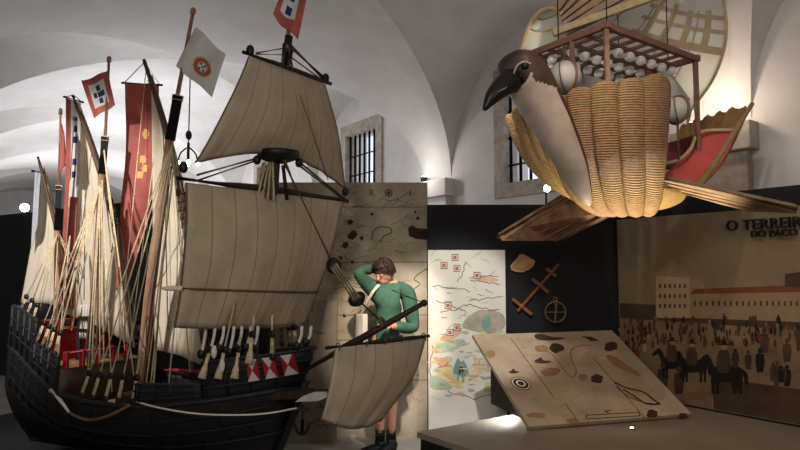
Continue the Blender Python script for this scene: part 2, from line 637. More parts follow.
fb.hexa([hall(S0, -.45, -.1), hall(S1 + .3, -.45, -.1), hall(S1 + .3, 12.1, -.1), hall(S0, 12.1, -.1), hall(S0, -.45, 0), hall(S1 + .3, -.45, 0), hall(S1 + .3, 12.1, 0), hall(S0, 12.1, 0)])
struct(fb.build('floor', floor_m))

# windows: stone surround, iron grille
for i, (m_, hw) in enumerate(wins[1:6]):
    w = MB()
    fw = 0.17
    for (a0, a1, z0, z1) in ((m_ - hw - fw + .05, m_ - hw + .05, WZ0 - .12, WZ1 + .14), (m_ + hw - .05, m_ + hw + fw - .05, WZ0 - .12, WZ1 + .14),
                             (m_ - hw + .05, m_ + hw - .05, WZ1 - .05, WZ1 + .14), (m_ - hw + .05, m_ + hw - .05, WZ0 - .12, WZ0 + .05)):
        w.hexa([hall(a0, -.2, z0), hall(a1, -.2, z0), hall(a1, .035, z0), hall(a0, .035, z0), hall(a0, -.2, z1), hall(a1, -.2, z1), hall(a1, .035, z1), hall(a0, .035, z1)])
    wo = struct(w.build('window_%d' % (i + 1), stone))
    g = MB()
    nb = 7
    for j in range(nb):
        s = m_ - hw + (j + .5) * 2 * hw / nb
        g.tube([hall(s, -.06, WZ0), hall(s, -.06, WZ1)], 0.019, 8)
    for z in (WZ0 + .28, WZ0 + .62, WZ0 + .95):
        g.tube([hall(m_ - hw, -.06, z), hall(m_ + hw, -.06, z)], 0.017, 8)
    g.build('window_grille', iron, wo)

# piers with impost mouldings
for k in (-3, -2, -1, 0, 1, 2):
    s = k * BAY
    pb = MB()
    pb.hexa([hall(s - .30, 0, 0), hall(s + .30, 0, 0), hall(s + .30, .10, 0), hall(s - .30, .10, 0), hall(s - .30, 0, 2.62), hall(s + .30, 0, 2.62), hall(s + .30, .10, 2.62), hall(s - .30, .10, 2.62)])
    pb.hexa([hall(s - .36, 0, 2.62), hall(s + .36, 0, 2.62), hall(s + .36, .16, 2.62), hall(s - .36, .16, 2.62), hall(s - .36, 0, 2.86), hall(s + .36, 0, 2.86), hall(s + .36, .16, 2.86), hall(s - .36, .16, 2.86)])
    struct(pb.build('trim_%d' % (k + 4), stone if k == 1 else plaster, bevel=.012))
for k in range(-3, 4):
    c = hall(k * BAY, 2 * HALF, 0)
    pb = MB()
    pb.lathe(c, (0, 0, 1), [(0, .22), (.25, .22), (.27, .17), (2.6, .15), (2.72, .22), (2.9, .24)], 20)
    struct(pb.build('trim_%d' % (k + 20), stone))

# ---------------------------------------------------------------- exhibition partitions and platform
back = MB()
back.abox(0.268, 6.0, 0, 2.13, 6.16, 2.25)
struct(back.build('wall_back', black_wall))
MU = U
ML0 = Vector((2.095, 6.0, 0))
side = MB()
pm = [ML0, ML0 + MU * 4.2]
off = -N * 0.1
side.hexa([pm[0], pm[1], pm[1] + off, pm[0] + off] + [q + Vector((0, 0, 2.26)) for q in (pm[0], pm[1], pm[1] + off, pm[0] + off)])
struct(side.build('wall_right', black_wall))
lp = MB()
a0, a1 = Vector((-9.0, 11.6, 0)), Vector((-1.35, 6.55, 0))
dn = Vector((0.3, 0.45, 0)).normalized() * .12
lp.hexa([a0, a1, a1 + dn, a0 + dn] + [q + Vector((0, 0, 2.5)) for q in (a0, a1, a1 + dn, a0 + dn)])
struct(lp.build('wall_left', black_wall))

PT = 0.45
pA_ = on_plane(417, 432, (0, 0, PT), Vector((0, 0, 1)))
pB_ = on_plane(525, 412, (0, 0, PT), Vector((0, 0, 1)))
pC_ = on_plane(473, 450, (0, 0, PT), Vector((0, 0, 1)))
pD_ = pA_ + (pC_ - pA_) * 4.6
poly = [(pA_.x, pA_.y), (pB_.x, pB_.y), (1.30, 5.97), (2.05, 5.97), (3.55, 3.85), (3.2, 1.6), (pD_.x, pD_.y)]
pl = MB()
pl.prism([(x, y, PT - .04) for x, y in poly], (0, 0, .04), 0)
platform = tag(pl.build('display_platform', plinth_m), 'low beige platform with dark sides at lower right of the hall', 'platform')
pl = MB()
cx, cy = sum(p[0] for p in poly) / len(poly), sum(p[1] for p in poly) / len(poly)
pl.prism([(cx + (x - cx) * .985, cy + (y - cy) * .985, 0) for x, y in poly], (0, 0, PT - .04), 0)
pl.build('skirt', plinth_side, platform)['label'] = 'black platform skirt'

# ---------------------------------------------------------------- printed panels


def wiggle(p, q, n, amp, nrm, seed=0):
    rnd = random.Random(seed)
    d = Vector(q) - Vector(p)
    sd = d.cross(Vector(nrm)).normalized()
    out = []
    off = 0
    for i in range(n + 1):
        off = off * .7 + rnd.uniform(-amp, amp)
        out.append(Vector(p) + d * (i / n) + sd * off * (0 if i in (0, n) else 1))
    return out


def circle(c, r, ax, ay, n=24):
    return [Vector(c) + Vector(ax) * math.cos(2 * PI * i / n) * r + Vector(ay) * math.sin(2 * PI * i / n) * r for i in range(n + 1)]


X3, Z3, FR = Vector((1, 0, 0)), Vector((0, 0, 1)), Vector((0, -1, 0))


def text_mesh(mb, txt, origin, ax, ay, size, depth=0.0, mi=0):
    cu = bpy.data.curves.new('t', 'FONT')
    cu.body = txt
    cu.size = size
    cu.extrude = depth / 2
    o = bpy.data.objects.new('t', cu)
    COL.objects.link(o)
    dg = bpy.context.evaluated_depsgraph_get()
    me = bpy.data.meshes.new_from_object(o.evaluated_get(dg))
    ax, ay = Vector(ax).normalized(), Vector(ay).normalized()
    az = ax.cross(ay)
    vs = [mb.bm.verts.new(Vector(origin) + ax * v.co.x + ay * v.co.y + az * (v.co.z + depth / 2)) for v in me.vertices]
    for p in me.polygons:
        mb.face([vs[i] for i in p.vertices], mi)
    bpy.data.objects.remove(o)
    bpy.data.curves.remove(cu)
    bpy.data.meshes.remove(me)


# big old world map behind the visitor
MY = 6.15
mp = MB()
mx0, mx1, mzt = -1.30, 0.275, 2.49
mp.abox(mx0, MY, 0, mx1, MY + .10, mzt, 0)


def mpt(px, py):
    p = on_plane(px, py, (0, MY, 0), FR)
    return Vector((p.x, MY, p.z))


for yy in (207, 262, 315, 340, 380):           # plank joints of the printed board
    z = mpt(400, yy).z
    mp.stroke([(mx0, MY, z), (mx1, MY, z)], 0.006, FR, 1)
for k in range(95):
    px, py = random.uniform(325, 425), random.uniform(195, 405)
    a = mpt(px, py)
    an = random.uniform(-.5, .5)
    b = a + Vector((math.cos(an), 0, math.sin(an))) * random.uniform(.08, .3)
    if b.x < mx1 - .02:
        mp.stroke(wiggle(a, b, 12, .022, FR, k), random.uniform(.003, .006), FR, 1 + (k % 3 > 0))
for (px, py, r) in ((352, 235, .05), (345, 245, .035), (362, 238, .025), (350, 222, .03), (418, 218, .02), (336, 205, .05), (333, 222, .03), (341, 258, .025), (415, 212, .015), (372, 214, .018), (352, 262, .02), (350, 300, .03), (344, 316, .02)):
    mp.patch([mpt(px, py) + Vector((math.cos(t * .6) * r * random.uniform(.45, 1.2), 0, math.sin(t * .6) * r * random.uniform(.6, 1.2))) for t in range(10)], FR, 1, .0006, True)
mp.patch([mpt(*q) for q in ((408, 228), (413, 225), (416, 228), (428, 229), (428, 240), (416, 239), (409, 236))], FR, 1)
mp.stroke(spline([mpt(*q) for q in ((372, 240), (373, 232), (380, 227), (390, 228), (391, 233), (384, 236), (380, 242))], 24), .009, FR, 1)
mp.stroke(spline([mpt(*q) for q in ((428, 268), (420, 273), (414, 279), (420, 284), (412, 290))], 20), .008, FR, 1)
mp.stroke(circle(mpt(388.5, 193), .035, X3, Z3), .008, FR, 1)
for k in range(8):
    d = X3 * math.cos(k * PI / 4) + Z3 * math.sin(k * PI / 4)
    mp.stroke([mpt(388.5, 193), mpt(388.5, 193) + d * .032], .007, FR, 1)
for ch, px in (('R', 369), ('I', 409)):
    text_mesh(mp, ch, mpt(px, 196) + FR * .0015, X3, Z3, .09, 0, 1)
tag(mp.build('world_map', [paper, ink, ink_grey]), 'tall old brown world map on a board behind the visitor', 'map')

# lower board in front of it, shade put into its darker print, left of the visitor
lo = MB()
LY = 5.92
lx1 = P(337, 301, LY).x
lzt = P(337, 301, LY).z
lo.abox(-1.25, LY, 0, lx1, LY + .06, lzt, 0)
for k in range(22):
    a = Vector((random.uniform(-1.2, lx1 - .15), LY, random.uniform(.15, lzt - .1)))
    an = random.uniform(-1.2, 1.2)
    lo.stroke(wiggle(a, a + Vector((math.cos(an) * .12, 0, math.sin(an) * .12)), 10, .02, FR, 90 + k), .008, FR, 1)
tag(lo.build('printed_map', [paper_shaded, ink]), 'low shade-darkened brown map standing behind the bow of the ship', 'map')

# pale coloured chart
ch = MB()
CY = 5.96
cx0, cx1, czt = P(428, 250, CY).x, P(505, 250, CY).x, P(460, 250, CY).z
ch.abox(cx0, CY, 0, cx1, CY + .035, czt, 0)


def cpt(px, py):
    p = on_plane(px, py, (0, CY, 0), FR)
    return Vector((p.x, CY, p.z))


def cpatch(pts, mi, th=.0006):
    ch.patch([cpt(*q) for q in pts], FR, mi, th, True)


cpatch([(468, 317), (480, 310), (495, 311), (504, 316), (504, 328), (490, 334), (474, 331), (462, 327)], 7)
cpatch([(432, 349), (443, 343), (458, 339), (466, 342), (455, 350), (440, 353)], 1)
cpatch([(440, 338), (452, 330), (462, 328), (458, 336), (446, 342)], 3)
cpatch([(436, 375), (446, 366), (458, 369), (466, 380), (455, 387), (441, 385)], 2)
cpatch([(430, 377), (440, 377), (452, 388), (438, 390), (430, 387)], 1, .0009)
cpatch([(433, 357), (446, 358), (452, 366), (440, 368)], 3)
for t in ((458, 380), (463, 382)):
    cpatch([(t[0] - 1, t[1] - 5), (t[0] - 5, t[1] - 8), (t[0], t[1] - 22), (t[0] + 6, t[1] - 8), (t[0] + 1, t[1] - 5), (t[0] + 1, t[1]), (t[0] - 1, t[1])], 5, .0012)
cpatch([(484, 328), (481, 326), (484, 318), (488, 316), (491, 320), (490, 327), (487, 328), (487, 333), (485, 333)], 5, .0012)
for (px, py) in ((455, 258), (444, 266), (457, 269), (457, 328), (450, 333), (477, 276), (448, 306)):
    cpatch([(px - 3.4, py - 4), (px + 3.4, py - 4), (px + 3.4, py + 3), (px - 3.4, py + 3)], 6, .0008)
    cpatch([(px - 2.6, py - 3.2), (px + 2.6, py - 3.2), (px + 2.6, py + 2.2), (px - 2.6, py + 2.2)], 0, .0011)
    cpatch([(px - 1.8, py - 2.4), (px + 1.6, py - 2.4), (px + 1.6, py + 1.4), (px - 1.8, py + 1.4)], 4, .0014)
for k in range(7):
    cpatch([(474 + k * 4.3, 355 + (k % 3) * 3), (476 + k * 4.3, 355 + (k % 3) * 3), (476.5 + k * 4.3, 372), (473.5 + k * 4.3, 372)], 3 if k % 2 else 2, .0008)
for k, (p, q) in enumerate((((432, 286), (470, 292)), ((470, 280), (500, 284)), ((436, 300), (466, 312)), ((470, 300), (503, 296)), ((430, 380), (452, 394)),
                            ((452, 394), (478, 398)), ((478, 398), (503, 390)), ((466, 262), (458, 282)), ((440, 312), (466, 306)), ((466, 306), (500, 310)), ((432, 345), (430, 378)), ((470, 278), (498, 276)))):
    ch.stroke(wiggle(cpt(*p), cpt(*q), 14, .012, FR, 300 + k), .007, FR, 6)
rc = random.Random(21)
for k in range(60):
    px, py = rc.uniform(431, 502), rc.uniform(330, 396)
    w_, h_ = rc.uniform(2, 7), rc.uniform(.8, 2.4)
    cpatch([(px + math.cos(t * PI / 3) * w_ * rc.uniform(.5, 1.2), py + math.sin(t * PI / 3) * h_ * rc.uniform(.5, 1.2)) for t in range(6)], rc.choice((1, 2, 3, 1, 2, 7)), .001 + .00001 * k)
for k in range(46):
    px, py = rc.uniform(431, 500), rc.uniform(254, 398)
    a = cpt(px, py)
    an = rc.uniform(-.9, .9)
    b = a + Vector((math.cos(an), 0, math.sin(an))) * rc.uniform(.03, .12)
    if b.x < cx1 - .02:
        ch.stroke(wiggle(a, b, 8, .006, FR, 800 + k), rc.uniform(.002, .005), FR, 6, .002)
cpatch([(474, 279), (480, 275), (488, 276), (499, 280), (488, 282)], 3)
tag(ch.build('coast_chart', [paper_light, c_green, c_yel, c_pink, c_red, c_teal, ink_grey, c_smoke]),
    'tall bright white chart with faint coloured coasts against black wall', 'chart')

# navigation instruments hung on the black wall
IY = 5.985


def ipt(px, py, d=0.0):
    p = on_plane(px, py, (0, 6.0, 0), FR)
    return Vector((p.x, 5.998 - d, p.z))


q = MB()
ap = ipt(535, 261)
pts = [ipt(523, 254), ipt(519, 254.5), ipt(518, 257), ipt(510, 266), ipt(511, 270), ipt(516, 272), ipt(522, 272.3), ipt(528, 270), ipt(533, 266), ap]
q.prism(pts, (0, -.02, 0))
qo = tag(q.build('quadrant', pale_inst, bevel=.002), 'pale wooden quarter-circle quadrant hung on black wall', 'quadrant')
q = MB()
q.stroke([ipt(520, 258, .021), ipt(513, 268, .021), ipt(522, 270, .021), ipt(531, 264, .021)], .005, FR, 0, .0005)
q.build('scale_arc', ink, qo)

cs = thing('cross_staff', 'dark red wooden cross-staff with three vanes, slanting on black wall', 'cross-staff', ipt(537, 287))
q = MB()
q.bar(ipt(517, 311, .02), ipt(558, 264, .02), .022, .022)
q.build('staff', wood_inst, cs, bevel=.002)
for (px, py, w) in ((521, 306, 12), (539, 285, 10), (550, 272, 6)):
    q = MB()
    q.bar(ipt(px - w * .75, py - w * .6, .032), ipt(px + w * .85, py + w * .7, .032), .03, .012, up=(0, -1, 0))
    q.lathe(ipt(px, py, .01), (0, -1, 0), [(0, .022), (.035, .022), (.04, .014)], 12)
    q.build('vane', wood_inst, cs, bevel=.002)

al = thing('astrolabe', 'small metal ring astrolabe with cross spokes on black wall', 'astrolabe', ipt(555, 312))
c_ = ipt(555, 312, .015)
q = MB(); q.torus(c_, (0, 1, 0), .098, .009, 28, 8); q.build('ring', brass, al)
q = MB()
q.bar(c_ + Vector((-.095, 0, 0)), c_ + Vector((.095, 0, 0)), .012, .008)
q.bar(c_ + Vector((0, 0, -.095)), c_ + Vector((0, 0, .095)), .012, .008)
q.ball(c_, .016)
q.build('spokes', brass, al)
q = MB(); q.bar(c_ + Vector((-.01, -.012, -.085)), c_ + Vector((.01, -.012, .085)), .016, .006); q.build('alidade', brass, al)
q = MB(); q.torus(c_ + Vector((0, 0, .125)), (0, 1, 0), .018, .005, 14, 6); q.build('hanging_loop', brass, al)

# ---------------------------------------------------------------- mural on the right partition
MN = N.copy()
M0 = ML0 + MN * 0.012
mu = MB()


def mq(px, py, d=0.0):
    return on_plane(px, py, M0, MN) + MN * d


b0, b1 = ML0 + MU * 0.02, ML0 + MU * 4.1
mu.hexa([b0 + Vector((0, 0, .455)), b1 + Vector((0, 0, .455)), b1 + MN * .012 + Vector((0, 0, .455)), b0 + MN * .012 + Vector((0, 0, .455)),
         b0 + Vector((0, 0, 2.10)), b1 + Vector((0, 0, 2.10)), b1 + MN * .012 + Vector((0, 0, 2.10)), b0 + MN * .012 + Vector((0, 0, 2.10))], 0)


def mpatch(pts, mi, d=.001, smooth=False):
    mu.patch([mq(*p) for p in pts], MN, mi, d, smooth)


def mrow(z):
    return M0 + Vector((0, 0, z))


def mband(s0, s1, z0, z1, mi, d):
    p = [M0 + MU * s0, M0 + MU * s1]
    mu.patch([p[0] + Vector((0, 0, z0)), p[1] + Vector((0, 0, z0)), p[1] + Vector((0, 0, z1)), p[0] + Vector((0, 0, z1))], MN, mi, d)


mband(.03, 4.08, .46, 1.27, 1, .0006)                            # the square
mband(.03, 4.08, 1.16, 1.30, 7, .0010)                           # distant crowd strip
mband(.9, 4.08, .46, .72, 7, .0008)
# a plain tower and a long wing with red roof
mpatch([(656, 318), (656, 276), (662, 270), (686, 270), (690, 278), (690, 318)], 2, .0014)
mpatch([(655, 276), (660, 269), (686, 269), (691, 278)], 3, .0016)
mpatch([(666, 269), (668, 263), (672, 260), (677, 263), (679, 269)], 3, .0016)
mpatch([(671.3, 262), (672, 255), (672.8, 262)], 3, .0018)
mpatch([(690, 318), (690, 293), (800, 291), (860, 289), (860, 324), (800, 322)], 3, .0012)
mpatch([(690, 294), (694, 289), (800, 285), (860, 282), (860, 290), (800, 292)], 4, .0015)
mpatch([(690, 294), (690, 280), (701, 279), (707, 291)], 3, .0014)
mpatch([(785, 287), (785, 274), (800, 272), (812, 272), (812, 288)], 7, .0017)
for r in range(3):
    for c in range(6):
        mpatch([(659 + c * 5, 284 + r * 10), (661 + c * 5, 284 + r * 10), (661 + c * 5, 288 + r * 10), (659 + c * 5, 288 + r * 10)], 7, .0019)
for c in range(22):
    mpatch([(694 + c * 6, 301), (696 + c * 6, 301), (696 + c * 6, 306), (694 + c * 6, 306)], 7, .0016)
# crowd: little standing figures
rnd = random.Random(5)


def fig(px, py, h, mi):
    w = h * .26
    mpatch([(px - w * .5, py), (px - w * .75, py - h * .45), (px - w * .6, py - h * .76), (px + w * .6, py - h * .76), (px + w * .75, py - h * .45), (px + w * .5, py)], mi, rnd.uniform(.0014, .0026))
    mpatch([(px + math.cos(k * PI / 4) * w * .38, py - h * .88 + math.sin(k * PI / 4) * h * .12) for k in range(8)], 5 if mi == 5 else 7, .0028)


for k in range(240):
    px = rnd.uniform(619, 845)
    py = rnd.uniform(322, 348)
    fig(px, py, rnd.uniform(5, 9), rnd.choice((5, 7, 7, 7, 7, 3, 6) if k % 4 == 0 else (5, 7, 7, 1)))
for k in range(24):
    fig(rnd.uniform(735, 860), rnd.uniform(350, 392), rnd.uniform(14, 26), rnd.choice((5, 7, 7)))
for (px, py, h, mi) in ((628, 356, 13, 5), (633, 358, 12, 7), (637, 361, 13, 6), (645, 352, 11, 2)):
    fig(px, py, h, mi)
for (px, py, h) in ((663, 390, 28), (679, 394, 28)):
    fig(px, py, h, 7)


def rider(px, py, h):
    """a dark horse and rider, printed flat"""
    X = lambda a, b: (px + h * a, py + h * b)
    mpatch([X(-.22, -.46), X(-.05, -.50), X(.22, -.50), X(.34, -.42), X(.33, -.28), X(.20, -.22), X(-.08, -.22), X(-.22, -.28)], 5, .002, True)
    for a in (-.20, -.12, .20, .29):
        mpatch([X(a - .04, -.28), X(a + .05, -.28), X(a + .03, -.12), X(a + .035, 0), X(a - .025, 0), X(a - .02, -.12)], 5, .0021)
    mpatch([X(-.18, -.50), X(-.14, -.32), X(-.24, -.38), X(-.32, -.56), X(-.44, -.52), X(-.46, -.58), X(-.34, -.70), X(-.26, -.68)], 5, .0022, True)
    mpatch([X(.33, -.44), X(.42, -.36), X(.43, -.16), X(.37, -.20), X(.35, -.36)], 5, .0022, True)
    mpatch([X(-.10, -.40), X(-.13, -.62), X(-.07, -.78), X(.06, -.78), X(.12, -.62), X(.10, -.40)], 7, .0024, True)
    mpatch([X(math.cos(k * PI / 4) * .055, -.845 + math.sin(k * PI / 4) * .065) for k in range(8)], 3, .0025)
    mpatch([X(-.13, -.885), X(-.05, -.90), X(-.05, -.97), X(.05, -.97), X(.05, -.90), X(.13, -.885), X(.05, -.87), X(-.05, -.87)], 5, .0027)


rider(672, 378, 42)
rider(692, 382, 44)
rider(724, 394, 56)
tag(mu.build('wall_mural', [m_sky, m_ground, m_build, m_build2, m_roof, m_dark, m_red, m_mid], fix=False),
    'wide dim brown mural of an old town square with tower and crowd', 'mural')

# raised black lettering above the mural
tx = MB()
lz = on_plane(729, 231, M0, MN)
dz = Vector((0, 0, 1))
text_mesh(tx, 'O TERREIRO', lz + MN * .03, MU, dz, .118, .03)
lz2 = on_plane(753, 235, M0, MN)
text_mesh(tx, 'DO PACO', lz2 + MN * .03 + Vector((0, 0, -.02)), MU, dz, .075, .03)
tag(tx.build('sign_lettering', black_tar, fix=False), 'raised black capital letters across the top of the mural', 'sign')

# ---------------------------------------------------------------- tilted display board
BL, BR = Vector((0.93, 4.57, 0.484)), Vector((2.30, 4.99, 0.484))
TLv = Vector((0.64, 5.52, 1.045))
ex = (BR - BL)
ey = (TLv - BL)
bn = ex.cross(ey).normalized()
tb = thing('tilted_display_board', 'large tilted board printed with a brown coastal chart and compass rose', 'display board', (1.6, 5.2, PT))
bd = MB()
bd.hexa([BL - bn * .03, BR - bn * .03, BR + ey - bn * .03, BL + ey - bn * .03, BL, BR, BR + ey, BL + ey])


def bq(px, py):
    return on_plane(px, py, BL, bn)


ux, uy = ex.normalized(), ey.normalized()


def bpatch(pts, mi, d=.0008):
    bd.patch([bq(*p) for p in pts], bn, mi, d, True)


def Z4(x, y):
    """photo pixel of a point noted in an enlarged view of the board"""
    return (470 + x * 230 / 796, 320 + y * 130 / 450)


def bline(pts, w, mi):
    bd.stroke(spline([bq(*Z4(*p)) for p in pts], 30), w, bn, mi, .001)


bline([(240, 95), (262, 105), (285, 120), (310, 150), (340, 190), (360, 195), (368, 175), (352, 140), (350, 105), (380, 90), (420, 88)], .014, 2)
bpatch([Z4(*p) for p in ((225, 92), (252, 86), (270, 97), (262, 112), (232, 108))], 2)
bpatch([Z4(*p) for p in ((245, 178), (275, 165), (312, 172), (300, 190), (262, 195))], 2)
bpatch([Z4(*p) for p in ((470, 128), (490, 122), (540, 152), (580, 180), (590, 196), (550, 182), (500, 158))], 2)
bline([(500, 215), (540, 235), (600, 250), (640, 280), (655, 290), (610, 290), (570, 265), (530, 240)], .022, 1)
bline([(505, 230), (545, 262), (600, 285), (640, 290)], .012, 1)
for (x, y, r, f) in ((299, 97, 26, .62), (488, 92, 24, .7), (440, 205, 22, .7), (390, 198, 16, .8), (70, 118, 20, .7), (230, 330, 34, .3), (630, 325, 20, .7), (736, 330, 16, .5), (355, 350, 24, .4)):
    mi = 1 if x not in (390, 70, 230, 355) else 2
    bpatch([Z4(x + math.cos(t * PI / 6) * r * random.uniform(.8, 1.15), y + math.sin(t * PI / 6) * r * f * random.uniform(.8, 1.15)) for t in range(12)], mi, .0012)
bpatch([Z4(*p) for p in ((222, 143), (240, 150), (275, 148), (280, 142), (255, 140), (245, 130))], 1)
bpatch([Z4(*p) for p in ((132, 180), (150, 186), (172, 180), (158, 176), (150, 168), (142, 176))], 1)
bpatch([Z4(*p) for p in ((222, 55), (240, 48), (285, 58), (330, 62), (300, 70), (240, 70))], 1)
bpatch([Z4(*p) for p in ((385, 56), (420, 58), (450, 72), (420, 74))], 1)
cc = bq(*Z4(176, 220))
for r, mi, d in ((.085, 2, .001), (.070, 3, .0014), (.062, 1, .0018), (.040, 3, .0022), (.026, 1, .0026)):
    bd.patch([cc + ux * math.cos(2 * PI * k / 28) * r + uy * math.sin(2 * PI * k / 28) * r for k in range(28)], bn, mi, d)
for (a, b) in (((140, 62), (290, 268)), ((430, 135), (610, 345)), ((330, 290), (370, 345))):
    bd.stroke([bq(*Z4(*a)), bq(*Z4(*b))], .007, bn, 1, .001)
for (a, b) in (((400, 330), (585, 320)), ((405, 343), (588, 332)), ((400, 330), (405, 343)), ((585, 320), (588, 332)), ((465, 318), (490, 312)), ((465, 312), (480, 325))):
    bd.stroke([bq(*Z4(*a)), bq(*Z4(*b))], .009, bn, 1, .001)
for k in range(70):
    a = BL + ex * random.uniform(.08, .9) + ey * random.uniform(.06, .92)
    b = a + ux * random.uniform(.05, .16) + uy * random.uniform(-.04, .04)
    bd.stroke(wiggle(a, b, 8, .006, bn, 700 + k), .0035, bn, 2, .001)
bd.build('board', [board_print, ink, tan_ink, paper_light], tb)
sp = MB()
# wedge carcass under the board, set in from its edges
i0, i1 = BL + ex * .10 - bn * .031, BR - ex * .06 - bn * .031
b0_, b1_ = i0 + ey * .06, i1 + ey * .06
t0_, t1_ = i0 + ey * .93, i1 + ey * .93
dwn = lambda p: Vector((p.x, p.y, PT + .001))
sp.hexa([dwn(b0_), dwn(b1_), dwn(t1_), dwn(t0_), b0_, b1_, t1_, t0_])
sp.build('support_case', plinth_side, tb)['label'] = 'black wedge case'
st = MB()
p0, p1 = BL + ey * .12 + ex * .09, BL + ey * .80 + ex * .09
st.bar(BL + ey * .12 + ex * .02 - bn * .038, BL + ey * .7 + ex * .02 - bn * .038, .016, .012)
st.build('light_strip', lamp_on, tb)['label'] = 'lit white strip under the left edge'

fl = thing('floor_spotlight', 'tiny lit round spotlight set in the platform top', 'spotlight', P(632, 429, 4.57))
fp = on_plane(632, 429, (0, 0, PT), Vector((0, 0, 1)))
fl.location = fp
q = MB(); q.lathe(fp, (0, 0, 1), [(0, .022), (.006, .022), (.008, .016)], 16); q.build('rim', iron, fl)
q = MB(); q.lathe(fp + Vector((0, 0, .006)), (0, 0, 1), [(0, .013), (.005, .012)], 12); q.build('lens', lamp_on, fl)

# wall-top lamps
for nm, pos, m, lab in (('uplight', Vector((0.32, 7.72, 0)), lamp_on, 'small lit uplight on the pale ledge beside map panel'),):
    pass


def uplight(pos, m, lab):
    t = thing('uplight', lab, 'lamp', pos, 'uplights on the pier ledges')
    q = MB(); q.lathe(pos, (0, 0, 1), [(0, .04), (.02, .045), (.07, .05), (.075, .045)], 14); q.build('housing', iron, t)
    q = MB(); q.lathe(pos + Vector((0, 0, .072)), (0, 0, 1), [(0, .04), (.008, .036)], 14); q.build('lens', m, t)


uplight(hall(0 - .18, .10, 2.86), lamp_on, 'lit uplight on the pier ledge, left end above the map panel')
uplight(hall(BAY - .15, .10, 2.86), lamp_on, 'lit uplight on the stone pier ledge behind the flying machine tail')
pos = P(546, 189, 6.08)
t = thing('led_spotlight', 'tiny cool white spotlight glowing on top of the black wall below the wicker hull', 'spotlight', Vector((pos.x, 6.08, 2.25)))
q = MB(); q.tube([(pos.x, 6.08, 2.25), (pos.x, 6.08, pos.z - .03)], .01, 8); q.build('stem', iron, t)
q = MB(); q.lathe((pos.x, 6.10, pos.z), (0, -1, 0), [(0, .03), (.05, .035), (.06, .03)], 14); q.build('housing', iron, t)
q = MB(); q.ball((pos.x, 6.035, pos.z), .034, 12); q.build('lens', lamp_blue, t)

pos = P(25, 208, 9.55)
t = thing('floodlight', 'bright floodlight on top of the black partition at far left behind the rearmost sail', 'lamp', Vector((pos.x, 9.55, 2.5)))
q = MB(); q.tube([(pos.x, 9.55, 2.5), (pos.x, 9.55, pos.z)], .02, 8); q.build('stem', iron, t)
q = MB(); q.lathe((pos.x, 9.58, pos.z), (.35, -1, 0), [(0, .05), (.09, .08), (.10, .075)], 16); q.build('housing', iron, t)
q = MB(); q.lathe(Vector((pos.x, 9.58, pos.z)) + Vector((.35, -1, 0)).normalized() * .095, (.35, -1, 0), [(0, .07), (.02, .05)], 16); q.build('lens', lamp_blue, t)
# pendant on a thin wire in the far bay
PY = 8.6
pt_ = P(191, 90, PY)
pb_ = P(188, 162, PY)
pend = thing('pendant_lamp', 'small iron pendant lamp on a thin wire, far off between the masts', 'lamp', pb_)
q = MB(); q.tube([Vector((pb_.x, PY, 4.56)), pb_ + Vector((0, 0, .25))], .009, 6); q.build('wire', iron, pend)
q = MB(); q.ball(pb_ + Vector((0, 0, .38)), (.045, .045, .07), 10); q.build('knob', iron, pend)
q = MB()
q.tube([pb_ + Vector((0, 0, .27)), pb_ + Vector((0, 0, .05))], .02, 8)
for k in range(4):
    d = Vector((math.cos(k * PI / 2 + .4), math.sin(k * PI / 2 + .4), 0))
    q.tube(spline([pb_ + Vector((0, 0, .22)), pb_ + d * .10 + Vector((0, 0, .12)), pb_ + d * .13 + Vector((0, 0, .0))], 8), .012, 6)
q.build('bracket', iron, pend)
q = MB()
for k in range(4):
    d = Vector((math.cos(k * PI / 2 + .4), math.sin(k * PI / 2 + .4), 0))
    q.ball(pb_ + d * .13 + Vector((0, 0, -.02)), .028, 10)
q.build('bulbs', lamp_on, pend)

# ---------------------------------------------------------------- the ship model
SH = Vector((-3.25, 5.60, 0))
SA = Vector((0.903, -0.429, 0)).normalized()      # towards the bow
SB = Vector((SA.y, -SA.x, 0))                     # towards starboard (the viewer)
ship = thing('ship_model', 'large black-hulled wooden sailing ship model with four masts and cream sails', 'ship model', (-2.0, 5.0, 0.12))


def Lz(z):
    return 2.79 + .43 * (z - .68)


def halfw(q):
    return interp(q, [0, .08, .2, .35, .5, .62, .74, .84, .92, .97, 1.0], [.25, .31, .42, .52, .56, .55, .50, .40, .26, .13, 0.0])


def fac(z, q):
    zz = min(1.0, max(0.0, (z - .13) / .52))
    full = 1 - (1 - zz) ** 2.2
    fine = max(0, (q - .6) / .4) * .35 + max(0, (.25 - q) / .25) * .25
    full = full * (1 - fine * (1 - zz))
    tumble = 1 - .12 * max(0, z - .65)
    return max(.03, full) * tumble


def hs(s, z, sgn=1, out=0.0):
    """point on the hull side at station s (metres from stern), height z"""
    q = max(0, min(1, s / Lz(z)))
    return SH + SA * (q * Lz(z)) + SB * sgn * (halfw(q) * fac(z, q) + out) + Vector((0, 0, z))


def sheer(s):
    return interp(s, [0, .5, 1.0, 1.4, 1.9, 2.4, 2.9], [.97, .84, .70, .675, .68, .74, .82])


hb = MB()


def hull_side(sgn):
    def f(u, v):
        s = u * 2.87
        zt = sheer(s)
        z = .13 + (zt - .13) * v
        q = u
        x = q * Lz(z)
        return SH + SA * x + SB * sgn * (halfw(q) * fac(z, q)) + Vector((0, 0, z))
    return f


